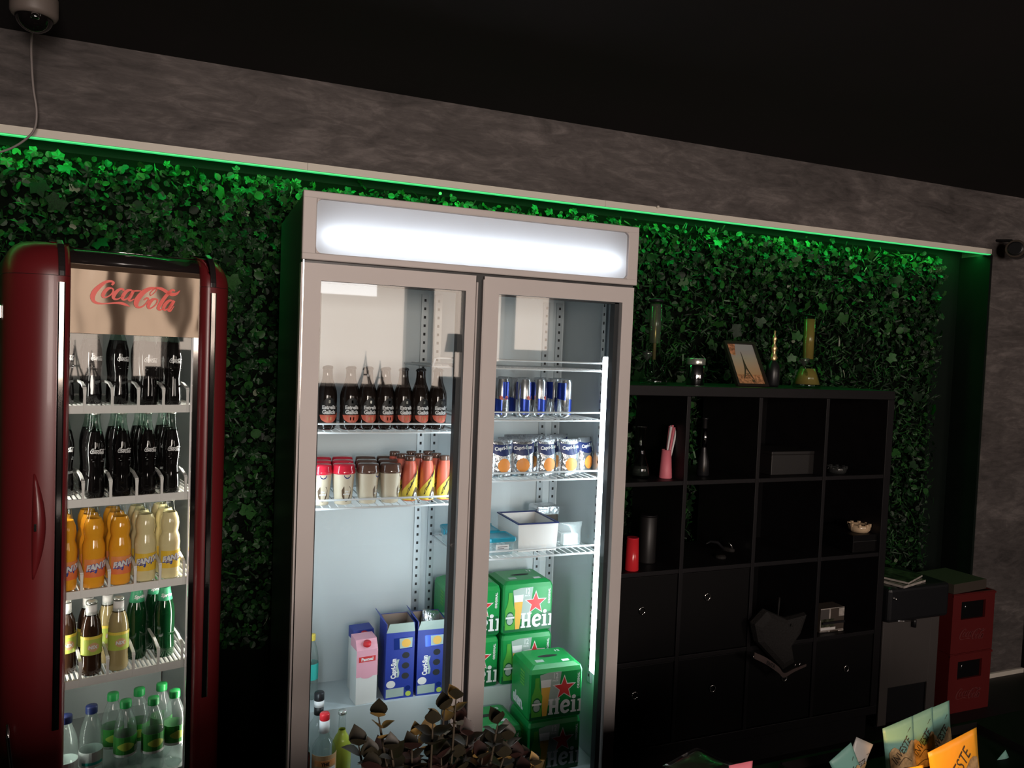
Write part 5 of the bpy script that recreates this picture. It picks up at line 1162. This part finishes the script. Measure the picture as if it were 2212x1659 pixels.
def crate(z, label):
    w_ = c1-c0; d_ = .22; o = tag(empty('bottle_crate', (c0, YR, z)), label=label, cat='crate', group='red bottle crates')
    h_ = CH-.002; hx0, hx1, hz0, hz1 = w_*.20, w_*.78, h_*.56, h_*.86
    MB().box(0, hx0, 0, .012, 0, h_).box(hx1, w_, 0, .012, 0, h_).box(hx0, hx1, 0, .012, 0, hz0).box(hx0, hx1, 0, .012, hz1, h_).build('end_wall', 'redcrate', o)
    MB().box(0, .010, .012, d_, 0, h_).build('side_wall', 'redcrate', o); MB().box(w_-.010, w_, .012, d_, 0, h_).build('side_wall', 'redcrate', o)
    MB().box(.010, w_-.010, d_-.010, d_, 0, h_).build('rear_wall', 'redcrate', o); MB().box(.010, w_-.010, .012, d_-.010, 0, .008).build('crate_floor', 'redcrate', o)
    MB().box(hx0-.006, hx1+.006, .0122, .013, hz0-.006, hz1+.006).build('handle_recess', 'gdoor', o)
    script_logo(w_*.62, 4).map(lambda p: (p.x+w_*.5, -.0012, p.z+h_*.30)).build('script_lettering', 'redcrate2', o)
    MB().tube([(w_*.34, .014, h_*.70), (w_*.36, .014, h_*.8)], .003, 6).build('bottle_neck_inside', 'chromed', o)
    MB().box(-.003, w_+.003, -.004, -.0002, h_-.014, h_-.004).build('rim', 'redcrate', o)
    return o
crate(ZF, 'red plastic bottle crate with cola script, bottom of the stack'); crate(ZF+CH, 'red plastic bottle crate with cola script, top of the stack')
sheaf('cardboard_tray', (c0+c1)/2-.03, YR+.12, ZF+2*CH+.0005, .27, .22, .050, .1, 'brown cardboard tray on top of the red crates', 'card', 'tray')

# ------------------------------------------------------------------ foreground counter with plant, packet and snack bags
CT = .60
ctr = tag(empty('bar_counter', (.9, 1.15, ZF)), label='dark low bar counter in front of the coolers', cat='counter')
MB().rbox(-1.9, 1.6, -.32, .34, CT-ZF-.04, CT-ZF, .006).build('counter_top', 'counter', ctr)
MB().box(-1.85, 1.55, -.26, .28, 0, CT-ZF-.04).build('counter_body', 'counter', ctr)
MB().rbox(-1.9, -.62, -.32, 0, CT-ZF, .89-ZF, .006).build('shade_block', 'counter', ctr)  # unseen raised section, added to shade the lower left of the coolers
PY = 1.27; PX = at(960, 1640, PY).x
pl = tag(empty('potted_plant', (PX, PY, CT+.0005)), label='small potted plant with yellow, olive and plum leaves in front of the cooler', cat='plant')
MB().lathe([(0, 0), (.060, 0), (.064, .004), (.075, .11), (.078, .112), (.078, .125), (.071, .125), (.069, .11), (0, .108)], 30).build('pot', 'blackp', pl)
def leafshape(L, W):
    vs = [(0, 0, 0)]; fs = []
    for i in range(1, 7):
        t = i/6; w_ = W*1.25*math.sin(math.pi*t**.75)*(1-.35*t); vs += [(-w_, L*t, .10*L*math.sin(t*2)+.16*w_), (0, L*t, .10*L*math.sin(t*2)-.10*w_), (w_, L*t, .10*L*math.sin(t*2)+.16*w_)]
    fs += [(0, 2, 1), (0, 3, 2)]
    for i in range(5): a = 1+3*i; fs += [(a, a+1, a+4, a+3), (a+1, a+2, a+5, a+4)]
    return MB().add(vs, fs, smooth=True)
LFM = {mm: leafshape(.036, .0150).mesh('leaf', mm) for mm in ('leafY', 'leafO', 'leafP')}
tips = [(x_+random.uniform(-14, 14), y_, m_) for y_ in (1638, 1670) for x_, m_ in ((815, 'leafP'), (850, 'leafO'), (885, 'leafP'), (920, 'leafO'), (955, 'leafP'), (1000, 'leafO'), (1045, 'leafP'), (1090, 'leafO'), (1130, 'leafP'))]+[(985, 1512, 'leafY'), (960, 1535, 'leafY'), (818, 1550, 'leafY'), (775, 1612, 'leafY'), (845, 1620, 'leafO'), (900, 1590, 'leafY'), (925, 1590, 'leafY'), (868, 1640, 'leafP'), (1075, 1565, 'leafO'), (1095, 1600, 'leafO'), (1035, 1640, 'leafY'), (1055, 1615, 'leafO'), (935, 1565, 'leafO'),
        (800, 1640, 'leafO'), (990, 1560, 'leafP'), (1010, 1590, 'leafP'), (1115, 1640, 'leafP'), (965, 1600, 'leafP'), (890, 1620, 'leafP'), (1155, 1655, 'leafY'), (950, 1640, 'leafP'), (1085, 1650, 'leafY')]
prnd = random.Random(5)
for px_, py_, mm in tips:
    yy = PY+prnd.uniform(-.05, .05); t = at(px_, py_, yy); t = Vector((t.x-PX, yy-PY, t.z-CT))
    b = Vector((t.x*.25+prnd.uniform(-.02, .02), t.y*.3, .112)); mid = (b+t)/2+Vector((t.x*.12, 0, -.02))
    MB().tube(catmull([tuple(b), tuple(mid), tuple(t)], 4), [.0022]*8+[.0012], 5).build('stem', 'stem', pl)
    for j in range(7 if mm != 'leafY' else 5):
        u = 1-.13*(j//2); q = t*u+mid*(1-u) if j > 1 else t
        a = 2*math.pi*(j*.5+.25*(j//2))+prnd.uniform(-.5, .5); el = prnd.uniform(.55, 1.15) if j < 2 else prnd.uniform(.1, .75)
        lf = bpy.data.objects.new('leaf', LFM[mm if prnd.random() < .75 else 'leafO']); COL.objects.link(lf); lf.parent = pl
        lf.matrix_local = Matrix.Translation(q) @ Matrix.Rotation(a, 4, 'Z') @ Matrix.Rotation(el, 4, 'X') @ Matrix.Scale(prnd.uniform(.7, 1.1), 4)
# wrapped packet
q = at(1515, 1640, 1.32); hz = at(1515, 1622, 1.32).z-CT-.045
o = MB().rbox(-.070, .070, -.05, .05, 0, hz, .006).build('wrapped_package', 'card', loc=(q.x, 1.33, CT+.0005)); o.rotation_euler.z = .35; tag(o, 'plastic-wrapped brown package on the counter below the shelf', 'package')
pouch_mesh(.13, .09, .012, 10, 6).map(lambda p: (p.x, p.z-.045, hz+.001-p.y*.6+.008)).build('plastic_wrap', 'wrap', o)
MB().box(-.012, .004, -.0508, -.0502, hz*.1, hz*.9).build('tape', 'white', o); MB().box(.02, .06, -.0508, -.0502, hz*.4, hz*.8).build('label', 'paper', o)
q = at(1600, 1655, 1.25); o = pouch_mesh(.06, q.z-CT+.006, .012).build('pale_sachet', 'pinkstick', loc=(q.x, 1.25, CT+.0005)); tag(o, 'pale pink sachet standing beside the wrapped package', 'sachet')
text('TEA', .018, .0005).map(lambda p: (p.x, -.0135, p.z+.06)).build('lettering', 'black', o) if False else MB().box(-.02, .02, -.0148, -.0143, .05, .07).build('label', 'white', o)
# snack bags standing in a tray on the counter
BY = 1.30
tr = tag(empty('snack_tray', (at(2010, 1640, BY).x, BY, CT+.0005)), label='dark display tray holding the snack bags on the counter', cat='tray')
MB().box(-.34, .34, -.09, .13, 0, .006).box(-.34, .34, -.096, -.09, 0, .025).box(-.34, .34, .13, .136, 0, .03).box(-.346, -.34, -.096, .136, 0, .025).box(.34, .346, -.096, .136, 0, .025).build('tray_body', 'counter', tr)
def snack(pts, Y, mm, label, word=True, lean=.0, dy=0):
    """pouch given by its top-left, top-right and a point down its axis (photo pixels at depth Y)"""
    a, b, c = (at(px_, py_, Y) for px_, py_ in pts)
    ux = b-a; wid = ux.length; ux.normalize(); dn = (c-(a+b)/2); dn = dn-ux*dn.dot(ux); hei = max(dn.length, .12); uz = -dn.normalized(); uy = uz.cross(ux)
    base = (a+b)/2-uz*hei
    o = pouch_mesh(wid, hei, .018, 10, 12).build('snack_bag', mm); tag(o, label, 'snack bag', 'snack bags on the counter')
    o.matrix_world = Matrix(((ux.x, uy.x, uz.x, base.x), (ux.y, uy.y, uz.y, base.y), (ux.z, uy.z, uz.z, base.z), (0, 0, 0, 1))) @ Matrix.Rotation(lean, 4, 'Z')
    on_pouch(grid_patch(lambda u: ((u-.5)*wid*.82, hei*.05), lambda u: ((u-.5)*wid*.86, hei*(.62+.07*math.sin(9*u)))), wid, hei, .018).build('brown_print', 'bagtan', o)
    if word:
        k_ = wid/.095
        on_pouch(text('INVESTE', .021*k_, .0, .2).map(lambda p: (p.x*.86, 0, p.z*1.3)).map(lambda p: (p.x*.80-p.z*.60, 0, p.x*.60+p.z*.80+hei*.56)), wid, hei, .018, .0018).build('lettering', 'tower', o)
        on_pouch(MB().add([(x_*k_*.8-z_*.6, 0, hei*.72+x_*k_*.6+z_*.8) for x_, z_ in ((-.04, -.0012), (.04, -.0012), (.04, 0), (-.04, 0))], [(0, 1, 2, 3)]), wid, hei, .018, .0018).build('printed_rule', 'tower', o)
        on_pouch(strokes([[(-.02*k_, hei*.42, .002), (0, hei*.5, .002), (.02*k_, hei*.40, .002)], [(-.03*k_, hei*.3, .002), (-.005*k_, hei*.36, .002), (.03*k_, hei*.28, .002)]], 4), wid, hei, .018, .0018).build('printed_drawing', 'brownprint', o)
    return o
snack([(1906, 1574), (1972, 1546), (1970, 1690)], 1.335, 'bagteal', 'teal snack bag, left one of the three overlapping at the back')
snack([(1950, 1556), (2014, 1527), (2020, 1670)], 1.350, 'bagteal', 'teal snack bag, middle one of the three overlapping at the back')
snack([(1990, 1539), (2050, 1513), (2075, 1660)], 1.365, 'bagteal', 'teal snack bag, right one of the three overlapping at the back')
snack([(2004, 1626), (2109, 1571), (2095, 1745)], 1.27, 'bagorange', 'bright orange snack bag in front of the teal bags')
snack([(1791, 1646), (1838, 1604), (1868, 1740)], 1.30, 'bagteal', 'teal snack bag at the far left of the tray')
snack([(1850, 1592), (1886, 1608), (1880, 1740)], 1.325, 'baggrey', 'grey twisted snack bag between the left teal bags')
snack([(1935, 1664), (1995, 1652), (1975, 1800)], 1.24, 'bagorange', 'orange snack bag low at the front edge, mostly out of view', False)
snack([(2128, 1672), (2172, 1620), (2215, 1760)], 1.30, 'bagteal', 'teal snack bag at the right edge of the picture')
# small warm lamp on the counter, just below the view, that lights the bags
lq = at(1985, 1700, 1.12)
lm = tag(empty('table_lamp', (lq.x, 1.06, CT+.0005)), label='small warm orange spot lamp on the counter in front of the bags', cat='lamp')
MB().lathe([(0, 0), (.030, 0), (.030, .006), (.008, .010), (.006, .05)], 20).build('lamp_base', 'blackp', lm)
hdv = Vector((.62, .70, .22)).normalized(); hq = hdv.to_track_quat('Z', 'Y')
MB().lathe([(.008, -.02), (.016, -.012), (.020, .02), (.018, .02), (.013, -.010)], 18).map(lambda p: hq @ p+Vector((0, 0, .062))).build('lamp_head', 'blackp', lm)
pl_ = bpy.data.lights.new('warm_spot', 'SPOT'); pl_.energy = 5.; pl_.color = (1, .46, .10); pl_.shadow_soft_size = .012; pl_.spot_size = R(64); pl_.spot_blend = .8
po = bpy.data.objects.new('warm_spot', pl_); COL.objects.link(po); po.location = Vector((lq.x, 1.06, CT+.0625))+hdv*.024; po.rotation_euler = hdv.to_track_quat('-Z', 'Y').to_euler()

# ------------------------------------------------------------------ ceiling camera, cable, spotlight
c = atz(74, 14, ZC-.03)
cc = tag(empty('dome_camera', (c.x, c.y, ZC-.0005)), label='white dome security camera on the ceiling at the upper left', cat='camera')
MB().lathe([(.050, -.062), (.056, -.058), (.060, -.050), (.060, -.004), (.058, 0), (0, 0)], 36).build('housing', 'camw', cc)
MB().lathe([(0, -.102)]+[(.048*math.sin(R(a)), -.056-.046*math.cos(R(a))) for a in range(10, 91, 10)], 32).build('dome', 'camd', cc)
MB().lathe([(0, -.004), (.010, -.004), (.012, 0), (.012, .01), (0, .012)], 14).map(lambda p: (p.x+.01, p.y-.044, p.z-.075)).build('lens', 'chromed', cc)
cab = [at(68, 84, 2.72), at(68, 130, 2.78), at(72, 190, 2.82), at(79, 240, 2.84), at(74, 280, 2.85), at(50, 305, 2.86), at(15, 324, 2.87), at(-30, 335, 2.87)]
cab = [Vector((c.x-.005, c.y+.03, ZC-.05))]+cab
tag(MB().tube(catmull([tuple(q) for q in cab], 6), .0034, 8).build('camera_cable', 'cable'), 'thin white cable hanging from the dome camera', 'cable')
q = at(2196, 540, 2.80)
sp = tag(empty('spotlight', (q.x, 2.80, q.z), .5), label='black cylindrical spotlight at the top of the plaster column', cat='spotlight')
MB().lathe([(.030, -.07), (.042, -.06), (.045, -.05), (.045, .06), (.038, .072), (0, .075)], 28).map(lambda p: (p.z*.9, p.x, p.y)).build('barrel', 'blackp', sp)
MB().lathe([(.0445, -.064), (.047, -.062), (.047, -.056), (.0455, -.054)], 28).map(lambda p: (p.z*.9, p.x, p.y)).build('front_ring', 'card', sp)
MB().tube([(.03, 0, .03), (.03, .03, .055), (.03, .105, .06)], .008, 8).build('bracket', 'blackp', sp)

# ------------------------------------------------------------------ things behind the viewer that the door glass mirrors
YG = -2.2
mc = tag(empty('serving_counter', (1.5, YG, ZF)), label='dark serving counter in front of the shop windows behind the viewer', cat='counter')
MB().rbox(-.75, .55, -.25, .25, 1.34, 1.38, .006).build('counter_top', 'counter', mc); MB().box(-.7, .5, -.2, .2, 0, 1.34).build('counter_body', 'counter', mc)
def figurine(x, h_, label):
    o = tag(empty('tower_figurine', (x, YG, ZF+1.3805)), label=label, cat='figurine')
    for sx in (-1, 1):
        for sy in (-1, 1): MB().tube([(sx*.05*h_/.3, sy*.05*h_/.3, 0), (sx*.025*h_/.3, sy*.025*h_/.3, h_*.3), (sx*.010*h_/.3, sy*.010*h_/.3, h_*.6), (0, 0, h_*.9)], [.008, .006, .004, .003], 6).build('leg', 'blackp', o)
    MB().box(-.03, .03, -.03, .03, h_*.29, h_*.33).box(-.016, .016, -.016, .016, h_*.55, h_*.58).build('platform', 'blackp', o); MB().tube([(0, 0, h_*.85), (0, 0, h_)], .003, 6).build('spire', 'blackp', o)
figurine(1.37, .30, 'larger black tower figurine on the serving counter'); figurine(1.50, .22, 'smaller black tower figurine on the serving counter')
def lamp(x, y, h_, label):
    o = tag(empty('standing_lamp', (x, y, ZF)), label=label, cat='lamp')
    MB().lathe([(.12, 0), (.12, .015), (.012, .02), (.010, h_)], 20).build('stand', 'blackp', o); MB().lathe([(.09, h_-.02), (.065, h_+.15)], 24).build('lamp_shade', 'lampw', o)
lamp(2.20, -2.25, 1.72, 'standing lamp with cloth shade left of the second window'); lamp(2.52, -2.3, 1.80, 'standing lamp with cloth shade between the street windows')
for i, (x, w_, h_) in enumerate(((2.75, .35, 1.62), (3.2, .3, 1.75), (2.4, .3, 1.45))):
    o = tag(empty('bar_cabinet', (x, -2.7, ZF)), label='dark bar cabinet by the street windows, %s of three' % ('middle', 'rightmost', 'leftmost')[i], cat='cabinet')
    MB().rbox(-w_/2, w_/2, -.2, .2, 0, h_, .005).build('body', 'counter', o); MB().rbox(-w_/2+.01, w_/2-.01, .2, .215, .05, h_-.02, .003).build('door', 'gdoor', o)
